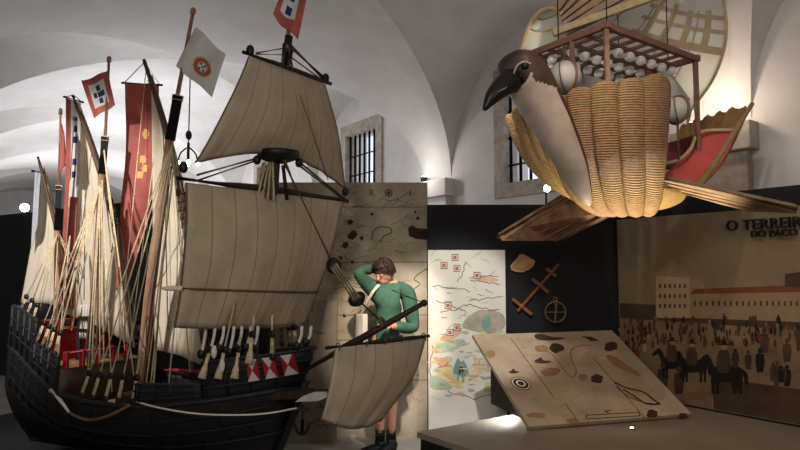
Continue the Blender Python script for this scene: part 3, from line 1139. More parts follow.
hb.grid(hull_side(1), 48, 14, .02)
hb.grid(hull_side(-1), 48, 14, -.02)
hb.grid(lambda u, v: lerp(hull_side(1)(0, v), hull_side(-1)(0, v), u), 6, 14, .02)      # transom
hull = hb.build('hull', hull_m, ship)
kb = MB()
kb.tube([SH + SA * .0 + Vector((0, 0, .14)), SH + SA * 2.5 + Vector((0, 0, .14)), SH + SA * (Lz(.3) + .01) + Vector((0, 0, .30)), SH + SA * (Lz(.6) + .02) + Vector((0, 0, .60)), SH + SA * (Lz(.84) + .02) + Vector((0, 0, .84))], .03, 8)
kb.build('keel', hull_m, ship)


def strip(sgn, s0, s1, zf, w, out, name, m, n=40, par=None):
    b = MB()
    pts = [hs(lerp(s0, s1, i / n), zf(lerp(s0, s1, i / n)), sgn, out) for i in range(n + 1)]
    b.tube(pts, w, 8, flat=.8)
    return b.build(name, m, par or ship)


for sgn in (1, -1):
    strip(sgn, 0, 2.78, lambda s: sheer(s), .022, .004, 'gunwale', hull_grey)
    for dz_ in (.10, .20, .30):
        strip(sgn, 0, 2.74, lambda s, d=dz_: sheer(s) - d - .03 * (1 - s / 2.9), .012, .004, 'wale', hull_m)
for k in range(17):
    s = .08 + k * .155
    b = MB()
    zt = sheer(s)
    b.tube([hs(s, zt - d, 1, .005) for d in (0.0, .08, .16, .24, .31)], .009, 6)
    b.build('rider', hull_m, ship)


def bulwark(sgn, s0, s1, z0a, z0b, name='bulwark', m=hull_m, rail=None, n=10):
    """side planking between the sheer and a top line, with a cap rail"""
    b = MB()

    def f(u, v):
        s = lerp(s0, s1, u)
        return hs(s, lerp(sheer(s) - .02, lerp(z0a, z0b, u), v), sgn, .0)
    b.grid(f, n, 4, .022 * sgn)
    o = b.build(name, m, ship)
    r = MB()
    r.tube([hs(lerp(s0, s1, i / n), lerp(z0a, z0b, i / n), sgn, -.01) for i in range(n + 1)], .018, 8, flat=.7)
    r.build('cap_rail', rail or hull_grey, o)
    v_ = MB()
    for k in range(max(2, int((s1 - s0) / .13))):
        s = s0 + .03 + k * .13
        if s > s1:
            break
        u = (s - s0) / (s1 - s0)
        v_.tube([hs(s, sheer(s), sgn, .006), hs(s, lerp(z0a, z0b, u), sgn, .006)], .010, 6)
    for f_ in (.35, .7):
        v_.tube([hs(lerp(s0, s1, i / n), lerp(sheer(lerp(s0, s1, i / n)), lerp(z0a, z0b, i / n), f_), sgn, .005) for i in range(n + 1)], .009, 6)
    v_.build('planking_strip', hull_grey, o)
    return o


for sgn in (1, -1):
    bulwark(sgn, 0.0, .55, 1.31, 1.20)
    bulwark(sgn, .55, .98, 1.03, .95)
    bulwark(sgn, 1.83, 2.32, .825, .84)
    bulwark(sgn, 2.32, 2.93, .985, 1.07, 'forecastle_side', n=16)
tr = MB()
tr.grid(lambda u, v: lerp(hs(0, lerp(.95, 1.31, v), 1), hs(0, lerp(.95, 1.31, v), -1), u), 6, 3, .02)
tr.build('stern_rail', hull_grey, ship)


def deck(s0, s1, z, name, m, inset=.025, n=12):
    b = MB()
    b.grid(lambda u, v: lerp(hs(lerp(s0, s1, u), z, 1, -inset), hs(lerp(s0, s1, u), z, -1, -inset), v), n, 6, .02)
    return b.build(name, m, ship)


deck(.02, .52, 1.10, 'poop_deck', deck_m)
deck(.52, .98, .86, 'quarter_deck', deck_m)
deck(.98, 1.86, .56, 'main_deck', deck_m)
deck(1.86, 2.70, .74, 'fore_deck', dark_wood)


def bulkhead(s, z0, z1, name, m):
    b = MB()
    b.grid(lambda u, v: lerp(hs(s, lerp(z0, z1, v), 1, -.03), hs(s, lerp(z0, z1, v), -1, -.03), u), 8, 2, .02)
    return b.build(name, m, ship)


bk = bulkhead(.525, .86, 1.12, 'red_bulkhead', red_m)
bulkhead(.985, .56, .86, 'waist_bulkhead', dark_wood)
bulkhead(1.86, .56, .76, 'fore_bulkhead', dark_wood)
# red rail posts at the break of the quarterdeck
rp_ = MB()
rp_.tube([hs(.97, .975, 1, -.05), hs(.97, .975, -1, -.05)], .014, 8)
rail = rp_.build('quarterdeck_rail', red_m, ship)
for k in range(7):
    p = lerp(hs(.97, .86, 1, -.08), hs(.97, .86, -1, -.08), k / 6)
    q = MB(); q.bar(p, p + Vector((0, 0, .13)), .035, .035); q.build('rail_post', red_m, rail, bevel=.004)
rp_ = MB()
rp_.tube([hs(.54, 1.20, 1, -.05), hs(.54, 1.20, -1, -.05)], .012, 8)
rail = rp_.build('poop_rail', red_m, ship)
for k in range(6):
    p = lerp(hs(.54, 1.10, 1, -.08), hs(.54, 1.10, -1, -.08), k / 5)
    q = MB(); q.bar(p, p + Vector((0, 0, .10)), .025, .025); q.build('rail_post', red_m, rail)
# red inner rail along the waist, port
q = MB(); q.tube([hs(lerp(1.0, 1.84, i / 8), .73, -1, -.03) for i in range(9)], .016, 8); q.build('inner_rail', red_m, ship)
# grey pin rail with belaying pins
g0 = P(80, 318, 5.30); g1 = P(91, 318, 5.05)
q = MB(); q.bar(g0, g1, .04, .03)
q.bar(g0 + Vector((0, 0, -.10)), g1 + Vector((0, 0, -.10)), .035, .025)
pr = q.build('pin_rail', hull_grey, ship)
for k in range(4):
    p = lerp(g0, g1, (k + .5) / 4)
    q = MB(); q.lathe(p + Vector((0, 0, -.17)), (0, 0, 1), [(0, .008), (.05, .014), (.13, .010), (.16, .010), (.17, .017), (.26, .013), (.28, .006)], 8); q.build('belaying_pin', rope_white, pr)
for p in (g0, g1):
    q = MB(); q.bar(p, Vector((p.x, p.y, .86)), .03, .03); q.build('support_post', hull_grey, pr)
# hatch and boat shape on the main deck
q = MB()
c_ = SH + SA * 1.40 + Vector((0, 0, .60))
q.box(c_, SA * .17, SB * .17, Vector((0, 0, .04)))
ht = q.build('hatch_coaming', dark_wood, ship, bevel=.006)
q = MB()
for k in range(6):
    o_ = -.14 + k * .056
    q.bar(c_ + SA * o_ - SB * .15 + Vector((0, 0, .045)), c_ + SA * o_ + SB * .15 + Vector((0, 0, .045)), .014, .014)
    q.bar(c_ + SB * o_ - SA * .15 + Vector((0, 0, .047)), c_ + SB * o_ + SA * .15 + Vector((0, 0, .047)), .014, .014)
q.build('hatch_grating', yard_m, ht)
# shields on the forecastle side
for k, s in enumerate((2.645, 2.735, 2.83)):
    b = MB()

    def sp_(u, v, d):
        ss = s + (u - .5) * .06
        return hs(ss, lerp(sheer(ss) + .09, interp(ss, [2.32, 2.93], [.985, 1.07]) - .015, v), 1, d)
    b.hexa([sp_(0, 0, .012), sp_(1, 0, .012), sp_(1, 1, .012), sp_(0, 1, .012), sp_(0, 0, .026), sp_(1, 0, .026), sp_(1, 1, .026), sp_(0, 1, .026)], 0)
    for tri in (((0.0, 0), (1, 0), (.5, .5)), ((0, 1), (1, 1), (.5, .5))):
        v0 = [b.bm.verts.new(sp_(u, v, .0275)) for u, v in tri]
        b.face(v0, 1)
    b.build('painted_shield', [red_m, flag_white], ship)
# beakhead
b = MB()
bz = .73
tipp = P(328, 393, 4.12)
ctr = SH + SA * 2.45
b.hexa([ctr + SB * .16 + Vector((0, 0, bz - .03)), ctr - SB * .16 + Vector((0, 0, bz - .03)), tipp - SB * .03 + Vector((0, 0, -.03)), tipp + SB * .03 + Vector((0, 0, -.03)),
        ctr + SB * .16 + Vector((0, 0, bz + .03)), ctr - SB * .16 + Vector((0, 0, bz + .03)), tipp - SB * .03 + Vector((0, 0, .02)), tipp + SB * .03 + Vector((0, 0, .02))])
bh = b.build('beakhead', dark_wood, ship, bevel=.006)
b = MB()
w = [P(295, 402, 4.20), P(303, 396, 4.17), P(314, 392, 4.12), P(325, 392, 4.07), P(327, 397, 4.06), P(318, 401, 4.10)]
b.prism(w, SB * -.02)
b.build('white_cheek', flag_white, bh)
# anchor hanging at the bow
an = thing('anchor', 'small black anchor hanging under the bow of the ship', 'anchor', P(302, 436, 4.22))
pA, pB = P(303, 405, 4.22), P(302, 434, 4.22)
q = MB(); q.tube([pA, pB], .012, 8); q.build('shank', iron, an)
q = MB(); q.tube(spline([pB + Vector((-.05, 0, .07)), pB + Vector((-.03, 0, .015)), pB, pB + Vector((.03, 0, .015)), pB + Vector((.05, 0, .07))], 14), .011, 8); q.build('arms', iron, an)
q = MB(); q.bar(pA + Vector((-.05, .01, -.03)), pA + Vector((.05, -.01, -.03)), .02, .02); q.build('stock', dark_wood, an)


# ---- masts
def mast(pts, rads, black, pole, name_pole_r, capr, n=10):
    q = MB(); q.tube(pts, rads, n)
    m_ = q.build('mast', mast_m, ship)
    q = MB(); q.tube(black, capr, 12)
    q.build('mast_head', black_tar, m_)
    q = MB()
    d = (black[1] - black[0]).normalized()
    q.tube([black[1] - d * .035, black[1] + d * .005], [capr * 1.12, capr * 1.12], 12)
    q.build('mast_band', rope_m, m_)
    q = MB(); q.tube(pole, [name_pole_r, name_pole_r * .75], 8)
    q.lathe(pole[1], pole[1] - pole[0], [(-.02, name_pole_r * 1.3), (.02, name_pole_r * 1.3), (.035, name_pole_r * .5)], 8)
    q.build('flagpole', mast_m, m_)
    return m_


mm = [P(137, 405, 5.06), P(149, 300, 5.02), P(170, 138, 4.925)]
mast(mm, [.046, .044, .034], [P(170, 140, 4.925), P(178, 96, 4.895)], [P(177, 98, 4.90), P(193, 12, 4.86)], .019, .042)
zm = [P(92, 375, 5.28), P(96, 280, 5.28), P(102, 172, 5.265)]
mast(zm, [.034, .032, .026], [P(102, 174, 5.265), P(105, 137, 5.255)], [P(105, 140, 5.26), P(109, 60, 5.25)], .015, .032)
bm_ = [P(56, 345, 5.49), P(57, 240, 5.49), P(57, 228, 5.485)]
mast(bm_, [.026, .024, .02], [P(57, 230, 5.485), P(59, 186, 5.475)], [P(59, 188, 5.48), P(60.5, 112, 5.47)], .013, .026)
fm = [P(262, 405, 4.63), P(272, 200, 4.58), P(279, 120, 4.52), P(285, 62, 4.51)]
q = MB(); q.tube(fm, [.045, .042, .03, .024], 10)
fmo = q.build('mast', dark_wood, ship)
q = MB(); q.tube([P(284, 70, 4.5), P(289, 36, 4.5)], .03, 10); q.build('mast_head', dark_wood, fmo)
q = MB(); q.tube([P(287, 50, 4.5), P(292, -12, 4.49)], .016, 8); q.build('flagpole', mast_m, fmo)
# fighting top
tc0 = P(278, 156, 4.52)
q = MB(); q.lathe(tc0 + Vector((0, 0, -.02)), (0, 0, 1), [(-.03, .06), (0, .14), (.015, .155), (.05, .16), (.055, .14)], 20)
q.build('fighting_top', black_tar, fmo)


# ---- yards
def yard(pts, rads, m=dark_wood, par=None):
    q = MB(); q.tube(pts, rads, 10)
    return q.build('yard', m, par or ship)


fwd = SA * .07
cy0, cy1 = P(177, 178, 3.99) , P(348, 201, 5.16)
course_yard = yard([cy0, lerp(cy0, cy1, .3), lerp(cy0, cy1, .5) + Vector((0, 0, .01)), lerp(cy0, cy1, .7), cy1], [.016, .026, .03, .026, .016])
ty0, ty1 = P(243, 52, 4.18), P(331, 84, 4.84)
top_yard = yard([ty0, lerp(ty0, ty1, .3), lerp(ty0, ty1, .5), lerp(ty0, ty1, .7), ty1], [.014, .02, .023, .02, .014])
for (p, y_) in ((ty0, top_yard), (ty1, top_yard), (cy0, course_yard), (cy1, course_yard)):
    q = MB(); q.ball(p + (lerp(ty0, ty1, .5) - p).normalized() * .06 + Vector((0, 0, .03)), (.03, .03, .04), 10); q.build('block', black_tar, y_)
main_l = spline([P(144, 60, 5.36), P(160, 110, 5.26), P(176, 168, 5.12), P(187, 232, 4.98), P(198, 300, 4.86), P(206, 368, 4.78)], 24)
my = yard(main_l, [lerp(.016, .03, math.sin(PI * i / 24)) for i in range(25)], yard_m)
miz_l = spline([P(73, 96, 5.66), P(86, 130, 5.58), P(98, 165, 5.48), P(109, 200, 5.40), P(119, 240, 5.33), P(131, 345, 5.25)], 24)
zy = yard(miz_l, [lerp(.014, .026, math.sin(PI * i / 24)) for i in range(25)], yard_m)
bon_l = spline([P(38, 157, 5.78), P(47, 192, 5.70), P(57, 235, 5.62), P(64, 305, 5.55)], 16)
by = yard(bon_l, [lerp(.011, .018, math.sin(PI * i / 16)) for i in range(17)], yard_m)
q = MB(); q.tube([P(32, 171, 5.78), P(44, 173, 5.74)], .012, 8); q.build('peak_spreader', dark_wood, by)
# rope serving wound round the lateen yards
for (ln, i0_, i1_, yo, r) in ((main_l, 11, 15, my, .036), (miz_l, 14, 18, zy, .032)):
    pts = ln[i0_:i1_ + 1]
    fine = spline(pts, 40)
    q = MB(); q.tube(fine, [r if (k // 3) % 2 else r * .86 for k in range(41)], 10)
    for f in q.bm.faces:
        pass
    serv = q.build('rope_serving', rope_dark, yo)
    q = MB()
    for k in range(1, 7):
        d = (fine[k * 6] - fine[k * 6 - 2]).normalized()
        q.tube([fine[k * 6] - d * .010, fine[k * 6] + d * .010], r * 1.08, 10)
    q.build('binding', black_tar, serv)


# ---- sails
def sail(name, fn, m, nu=24, nv=24, par=None, th=.004):
    q = MB(); q.grid(fn, nu, nv, th)
    return q.build(name, m, par or ship)


def lateen(luff, clew, leech_bow, foot_bow, bulge):
    """triangle: u runs from leech to luff, v from peak to foot"""
    n = len(luff) - 1
    peak, tack = luff[0], luff[-1]

    def f(u, v):
        lu = luff[min(n, int(v * n))] if v >= 1 else lerp(luff[int(v * n)], luff[int(v * n) + 1], v * n - int(v * n))
        le = lerp(peak, clew, v) + leech_bow * math.sin(PI * v)
        p = lerp(le, lu, u)
        if v > .8:
            p = p + Vector((0, 0, foot_bow * math.sin(PI * u) * (v - .8) / .2))
        return p + SB * -1 * bulge * math.sin(PI * u) * math.sin(PI * min(1, v * 1.0)) + SB * .008 * math.sin(u * 17 + v * 3)
    return f


sh = SB * -.05
ml = [p + sh - Vector((0, 0, .03)) for p in main_l[1:]]
ls = sail('lateen_sail', lateen(ml, P(155, 350, 5.30), Vector((0, 0, 0)), .03, .10), sail_m, par=ship)
zl = [p + sh - Vector((0, 0, .03)) for p in miz_l[1:]]
sail('lateen_sail', lateen(zl, P(60, 312, 5.72), Vector((.02, 0, 0)), .03, .08), sail_m)
bl_ = [p + sh - Vector((0, 0, .03)) for p in bon_l[1:]]
sail('lateen_sail', lateen(bl_, P(21, 303, 5.85), Vector((.01, 0, 0)), .02, .06), sail_m)


def square(TL, TR, BLc, BRc, bulge, foot=0.0, crump=.006):
    def f(u, v):
        p = lerp(lerp(TL, TR, u), lerp(BLc, BRc, u), v)
        p = p + SA * bulge * math.sin(PI * (.04 + .84 * v)) * (.35 + .65 * math.sin(PI * u))
        p = p + Vector((0, 0, foot * math.sin(PI * u) * v * v))
        return p + SA * crump * (math.sin(u * 50) + .7 * math.sin(u * 23 + v * 9)) * (.3 + v)
    return f


course_f = square(P(183, 183, 4.04) + fwd * .3, P(340, 202, 5.10) + fwd * .3, P(172, 327, 4.02), P(302, 326, 4.92), .14, -.01)
course = sail('course_sail', course_f, course_m, 30, 26)
q = MB(); q.tube([course_f(i / 24, .735) + SA * .012 for i in range(25)], .008, 6); q.build('bonnet_lacing', rope_dark, course)
q = MB(); q.tube([course_f(0, i / 20) for i in range(21)], .007, 6); q.tube([course_f(1, i / 20) for i in range(21)], .007, 6)
q.tube([course_f(i / 24, 1) for i in range(25)], .008, 6); q.build('bolt_rope', rope_dark, course)
kn = course_f(0, .735)
q = MB(); q.ball(kn + Vector((-.05, -.02, .0)), (.07, .02, .018), 10); q.ball(kn + Vector((0, -.02, 0)), .02, 8); q.build('lacing_knot', rope_white, course)
top_f = square(P(246, 57, 4.21) + fwd * .3, P(322, 85, 4.80) + fwd * .3, P(191, 163, 4.04) + fwd * .3, P(341, 188, 5.10) + fwd * .3, .12, .16)
tops = sail('topsail', top_f, top_m, 26, 22)
q = MB(); q.tube([top_f(i / 24, 1) for i in range(25)], .008, 6); q.tube([top_f(0, i / 20) for i in range(21)], .006, 6); q.tube([top_f(1, i / 20) for i in range(21)], .006, 6); q.build('bolt_rope', rope_dark, tops)

# ---- bowsprit and its sail
bs0, bs1 = P(272, 389, 4.46), P(424, 303, 4.0)
q = MB(); q.tube([bs0, lerp(bs0, bs1, .5), bs1], [.035, .028, .016], 10); q.ball(bs1, .024, 10)
bow = q.build('bowsprit', dark_wood, ship)
sy0, sy1 = P(326, 348, 3.84), P(429, 336, 4.42)
q = MB(); q.tube([sy0, lerp(sy0, sy1, .5), sy1], [.012, .018, .012], 8)
sy = q.build('spritsail_yard', dark_wood, bow)


def sprit_f(u, v):
    TL, TR = P(335, 348, 3.87), P(426, 337, 4.41)
    L_ = spline([TL, P(329, 385, 3.85), P(322, 419, 3.86)], 20)
    R_ = spline([TR, P(413, 377, 4.32), P(382, 420, 4.18)], 20)
    i = min(19, int(v * 20)); t_ = v * 20 - i
    p = lerp(lerp(L_[i], L_[i + 1], t_), lerp(R_[i], R_[i + 1], t_), u)
    p = p + Vector((0, 0, -.055 * math.sin(PI * u) * v ** 3))
    return p + SA * .05 * math.sin(PI * v) * math.sin(PI * u) + SA * .006 * (math.sin(u * 21 + v * 4) + .6 * math.sin(u * 44)) * v


ss_ = sail('spritsail', sprit_f, sprit_m, 22, 20, bow)
q = MB(); q.tube([sprit_f(i / 20, 1) for i in range(21)], .006, 6); q.build('bolt_rope', rope_dark, bow)
for u in (.03, .3, .5, .7, .97):
    q = MB(); p = sprit_f(u, 0); q.torus(p + Vector((0, 0, .006)), (sy1 - sy0), .022, .004, 12, 6); q.build('lashing', rope_dark, sy)


# ---- standing rigging
def rope(pts, r=.006, m=rope_m, name='rope', par=None, n=6):
    q = MB(); q.tube(pts, r, n)
    return q.build(name, m, par or ship)


def sag(a, b, d, n=12):
    return [lerp(Vector(a), Vector(b), i / n) - Vector((0, 0, d * 4 * (i / n) * (1 - i / n))) for i in range(n + 1)]


def shroud(top, foot, m=rope_m, r=.0065, tassel=False, dl=.16):
    d = (top - foot).normalized()
    o = rope([top, foot + d * dl], r, m, 'shroud')
    q = MB(); q.lathe(foot + d * dl + SB * -.012, SB, [(0, .012), (.006, .026), (.018, .026), (.024, .012)], 12); q.build('deadeye', black_tar, o)
    q = MB()
    for k in (-1, 0, 1):
        q.tube([foot + d * dl + SA * .008 * k, foot + SA * .012 * k], .005, 5)
    q.build('lanyard', m, o)
    q = MB(); q.lathe(foot + SB * -.012, SB, [(0, .012), (.006, .024), (.018, .024), (.024, .012)], 12); q.build('deadeye', black_tar, o)
    if tassel:
        q = MB(); q.tube([foot + d * .13, foot + d * .09, foot + d * .06, foot + d * .02, foot - d * .04], [.008, .014, .012, .022, .030], 10); q.build('rope_tassel', rope_m, o)
    return o


mtop = P(171, 143, 4.925)
for k in range(5):
    s = 1.32 + k * .125
    shroud(mtop + SA * .006 * k, hs(s, sheer(s) + .03, 1, .0), r=.0055)
    if k % 2 == 0:
        shroud(mtop - SB * .02, hs(s, sheer(s) + .03, -1, .0), r=.005)
ztop = P(102, 178, 5.265)
for k in range(4):
    s = .58 + k * .11
    shroud(ztop, hs(s, interp(s, [.55, .98], [1.03, .95]) + .01, 1, .0))
    k % 2 or shroud(ztop - SB * .02, hs(s, interp(s, [.55, .98], [1.03, .95]) + .01, -1, .0))
btop = P(58, 232, 5.485)
for k in range(3):
    s = .14 + k * .15
    shroud(btop, hs(s, 1.30 - .2 * s, 1, -.01), r=.0055, dl=.12)
    shroud(btop, hs(s, 1.30 - .2 * s, -1, -.01), r=.0055, dl=.12)
ftop = P(272, 163, 4.52)
for k, s in enumerate((2.36, 2.46, 2.55, 2.64, 2.76)):
    zt = .93 + .1 * (k > 2)
    ft_ = hs(s, zt, 1, .03)
    tp_ = ftop + SB * .05 - SA * .02 * (2 - k)
    shroud(tp_ if k < 2 else lerp(ft_, tp_, .2), ft_, tassel=k < 4, r=.008, dl=.15)
    if k < 3:
        shroud(ftop - SB * .05, hs(s, 1.03, -1, .01), r=.006, dl=.15)
# heavy cable bundles at the foot of the main and mizzen masts
for k in range(4):
    a = P(172 + random.uniform(-3, 3), 150 + random.uniform(0, 30), 4.86)
    b = P(141 + k * 4, random.uniform(388, 402), 4.50 + .05 * k)
    rope(spline([a, lerp(a, b, .5) + Vector((.015 * (k % 3 - 1), 0, 0)), b], 10), .005 if k % 3 else .008, rope_m if k % 4 else rope_dark, 'halyard')
for k in range(6):
    a = P(101 + random.uniform(-2, 2), 182 + random.uniform(0, 30), 5.2)
    b = P(84 + k * 4, random.uniform(358, 375), 4.95)
    rope([a, lerp(a, b, .5), b], .0065, rope_m if k % 3 else rope_dark, 'halyard')
for (a, b, r, m) in (
    (P(171, 150, 4.9), P(132, 335, 5.35), .006, rope_m), (P(172, 146, 4.9), P(190, 372, 4.6), .004, rope_m),
    (P(104, 150, 5.25), P(125, 350, 5.05), .006, rope_m), (P(104, 150, 5.25), P(137, 398, 4.8), .006, rope_m), (P(101, 178, 5.25), P(72, 330, 5.2), .006, rope_m),
    (P(146, 70, 5.33), P(118, 360, 5.2), .004, rope_m), (P(75, 100, 5.64), P(62, 320, 5.45), .004, rope_m), (P(148, 80, 5.3), P(146, 395, 4.9), .004, rope_dark),
    (P(86, 132, 5.55), P(84, 300, 5.4), .004, rope_dark), (P(92, 150, 5.5), P(70, 320, 5.3), .004, rope_dark), (P(57, 235, 5.5), P(40, 310, 5.2), .005, rope_m),
    (P(57, 235, 5.5), P(30, 308, 5.25), .005, rope_m), (P(58, 235, 5.5), P(52, 345, 5.0), .005, rope_m), (P(160, 110, 5.25), P(130, 345, 5.2), .004, rope_m),
    (P(163, 120, 5.25), P(168, 330, 5.1), .004, rope_dark), (P(184, 226, 4.2), P(168, 392, 4.3), .005, rope_white), (P(102, 180, 5.2), P(112, 392, 4.7), .006, rope_m),
    (P(70, 236, 5.4), P(46, 348, 4.95), .006, rope_m), (P(70, 236, 5.4), P(58, 356, 4.85), .006, rope_m), (P(82, 240, 5.3), P(57, 352, 4.9), .007, rope_m),
):
    rope([a, b], r, m, 'running_rope')
# slack hawsers over the side
rope(spline([hs(.98, .71, 1, .02), P(63, 404, 4.6), P(70, 413, 4.52), P(88, 420, 4.40), P(108, 416, 4.30), P(130, 405, 4.28)], 24), .011, rope_dark, 'hawser')
rope([hs(.98, .72, 1, .03), P(60, 400, 4.60), P(69, 412, 4.515)], [.016, .014, .008], rope_white, 'hawser_end')
rope(spline([P(136, 402, 4.28), P(165, 409, 4.16), P(200, 414, 4.08), P(240, 415, 4.04), P(270, 413, 4.08), P(297, 408, 4.15)], 24), .006, rope_white, 'mooring_line')
for k, (px, yb) in enumerate(((204, 352), (213, 348), (222, 346), (232, 350), (240, 346), (249, 345), (256, 346), (300, 344), (309, 340))):
    Y = 4.22 + .006 * k
    o = rope(spline([P(px + 2, 326, Y), P(px + 1, 336, Y), P(px - 2, yb, Y)], 8), .011, rope_white, 'rope_end')
    q = MB(); q.ball(P(px - 3, yb + 2, Y), (.028, .02, .034), 10); q.build('block', black_tar, o)
# fenders on the forecastle
for (px, py) in ((222, 366), (214, 352)):
    p = P(px, py, 4.16)
    q = MB(); q.ball(p, (.02, .02, .045), 10); q.build('fender', rope_white, ship)
# lifts and braces
mtopf = P(278, 160, 4.5)
for (a, b, r, m) in ((P(258, 158, 4.42), P(197, 175, 4.05), .009, rope_dark), (P(258, 160, 4.42), P(196, 181, 4.05), .008, rope_dark),
                     (P(296, 163, 4.6), P(343, 199, 5.08), .009, rope_dark), (P(298, 161, 4.6), P(346, 200, 5.08), .009, rope_dark),
                     (P(286, 48, 4.5), P(256, 53, 4.24), .007, rope_dark), (P(286, 55, 4.5), P(256, 54, 4.24), .007, rope_dark),
                     (P(290, 44, 4.5), P(324, 80, 4.78), .008, rope_dark), (P(291, 48, 4.5), P(326, 79, 4.78), .008, rope_dark), (P(288, 55, 4.5), P(322, 80, 4.78), .006, rope_dark),
                     (P(287, 48, 4.46), P(280, 68, 4.42), .008, rope_dark), (P(289, 48, 4.46), P(293, 72, 4.5), .008, rope_dark),
                     (P(284, 44, 4.44), P(283, 66, 4.40), .012, dark_wood), (P(292, 50, 4.44), P(288, 68, 4.40), .012, dark_wood),
                     (P(283, 165, 4.45), P(287, 200, 4.5), .014, dark_wood), (P(285, 160, 4.45), P(296, 190, 4.5), .007, rope_dark),
                     (P(300, 95, 4.4), P(328, 180, 4.75), .004, rope_dark)):
    rope([a, b], r, m, 'lift' if r > .006 else 'brace')
for k in range(6):
    rope([P(270 + k * .5, 158, 4.50), P(258 + k * 3.2, 200, 4.47)], .008, rope_m if k % 2 else rope_dark, 'stay')
for p in (P(299, 163, 4.60), P(257, 160, 4.41)):
    q = MB(); q.ball(p, (.03, .03, .035), 10); q.build('block', black_tar, ship)
# forestay with two big blocks down to the bowsprit
f0, f1, f2, f3 = P(283, 160, 4.42), P(334, 266, 4.18), P(357, 299, 4.12), P(383, 323, 4.13)
rope([f0, f1], .009, rope_dark, 'forestay')
fs = rope([f2, f3], .010, rope_dark, 'stay_tail')
fd = (f2 - f1).normalized(); fs_ = fd.cross(Vector((0, 1, 0))).normalized(); fn_ = fd.cross(fs_)
q = MB(); q.ball(f1, (.052, .03, .062), 14, 0, (fs_, fn_, fd)); q.torus(f1, fn_, .034, .020, 18, 8); q.build('heart_block', black_tar, fs)
q = MB()
for k in (-1, 0, 1):
    q.tube([f1 + fs_ * .018 * k - Vector((0, .03, 0)), f2 + fs_ * .018 * k - Vector((0, .03, 0))], .012, 6)
q.build('lanyard', rope_m, fs)
q = MB(); q.ball(f2, (.062, .03, .045), 14, 0, (fs_, fn_, fd)); q.torus(f2, fn_, .034, .018, 18, 8); q.build('heart_block', black_tar, fs)
q = MB(); q.torus(f3, (bs1 - bs0), .03, .014, 14, 8); q.build('stay_collar', rope_dark, fs)
rope([P(405, 296, 4.1), P(424, 303, 4.0)], .004, rope_dark, 'brace')
rope([P(392, 290, 4.3), P(424, 303, 4.0)], .004, rope_dark, 'brace')
rope([sprit_f(1, k / 12) for k in range(13)], .004, rope_dark, 'bolt_rope')

# cradle under the keel
st_ = MB()
for s in (.5, 1.2, 1.9, 2.3):
    c_ = SH + SA * s
    st_.hexa([c_ - SA * .05 - SB * .3, c_ + SA * .05 - SB * .3, c_ + SA * .05 + SB * .3, c_ - SA * .05 + SB * .3] + [c_ - SA * .05 - SB * .12 + Z3 * .105, c_ + SA * .05 - SB * .12 + Z3 * .105, c_ + SA * .05 + SB * .12 + Z3 * .105, c_ - SA * .05 + SB * .12 + Z3 * .105])
sl = [SH + SA * a + SB * b for a, b in ((-1.6, -1.0), (2.1, -.75), (2.1, .55), (-1.6, 1.15))]
st_.hexa(sl + [p + Z3 * .03 for p in sl])
st_.bar(SH + SA * .3 + Z3 * .04, SH + SA * 2.5 + Z3 * .04, .12, .08)
tag(st_.build('ship_cradle', black_tar), 'low black cradle on the floor carrying the ship keel', 'stand')


# ---------------------------------------------------------------- flags and banners
def cloth(name, label, cat, corner, mfn, mats, ripple=.02, nu=24, nv=24, extra=None, group=None, rip_dir=None, freq=7.0):
    """corner(u,v) -> point; mfn(u,v) -> material slot"""
    rd = rip_dir or Vector((.3, -1, 0)).normalized()
    q = MB()

    def f(u, v):
        return corner(u, v) + rd * ripple * math.sin(u * freq + v * 3) * min(1, u * 3 + .15)
    q.grid(f, nu, nv, .002, mfn=mfn)
    o = tag(q.build(name, mats), label, cat, group or ('flags on the ship masts' if name == 'flag' else None))
    return o


def quad(a, b, c, d):
    """a top hoist, b top fly, c bottom fly, d bottom hoist"""
    return lambda u, v: lerp(lerp(a, b, u), lerp(d, c, u), v)


def near(u, v, c, r):
    return abs(u - c[0]) < r[0] and abs(v - c[1]) < r[1]


def f1m(u, v):
    if u < .2 or u > .83 or v < .17 or v > .82:
        return 0
    for c in ((.5, .5), (.36, .5), (.66, .5), (.5, .33), (.5, .68)):
        if near(u, v, c, (.065, .075)):
            return 2
    return 1


cloth('flag', 'red-bordered white flag with five blue shields, flying from the mizzen masthead', 'flag',
      quad(P(107.5, 71, 5.25), P(81.5, 81, 5.30), P(94, 118, 5.32), P(115, 105, 5.20)), f1m, [flag_red, flag_white, flag_blue], .02, 40, 40)


def f2m(u, v):
    x, y = (u - .56) / .24, (v - .60) / .20
    r = x * x + y * y
    if r < .22:
        for c in ((0, 0), (.25, .25), (-.25, .25), (.25, -.25), (-.25, -.25)):
            if abs(x - c[0]) < .10 and abs(y - c[1]) < .12:
                return 2
        return 0
    if r < .36:
        return 3
    if r < .9:
        return 1
    if r < 1.15:
        return 3
    return 0


cloth('flag', 'tall white flag with round red and gold shield, flying highest from the main masthead', 'flag',
      quad(P(196, 27, 4.86), P(226, 55, 4.70), P(212, 97, 4.70), P(176, 66, 4.90)), f2m, [flag_white, flag_red, flag_blue, flag_gold], .03, 44, 44)


def f3m(u, v):
    if u > .72 or v > .72 or u < .16:
        return 0
    if near(u, v, (.45, .22), (.12, .12)) or near(u, v, (.45, .55), (.12, .10)):
        return 2
    return 1


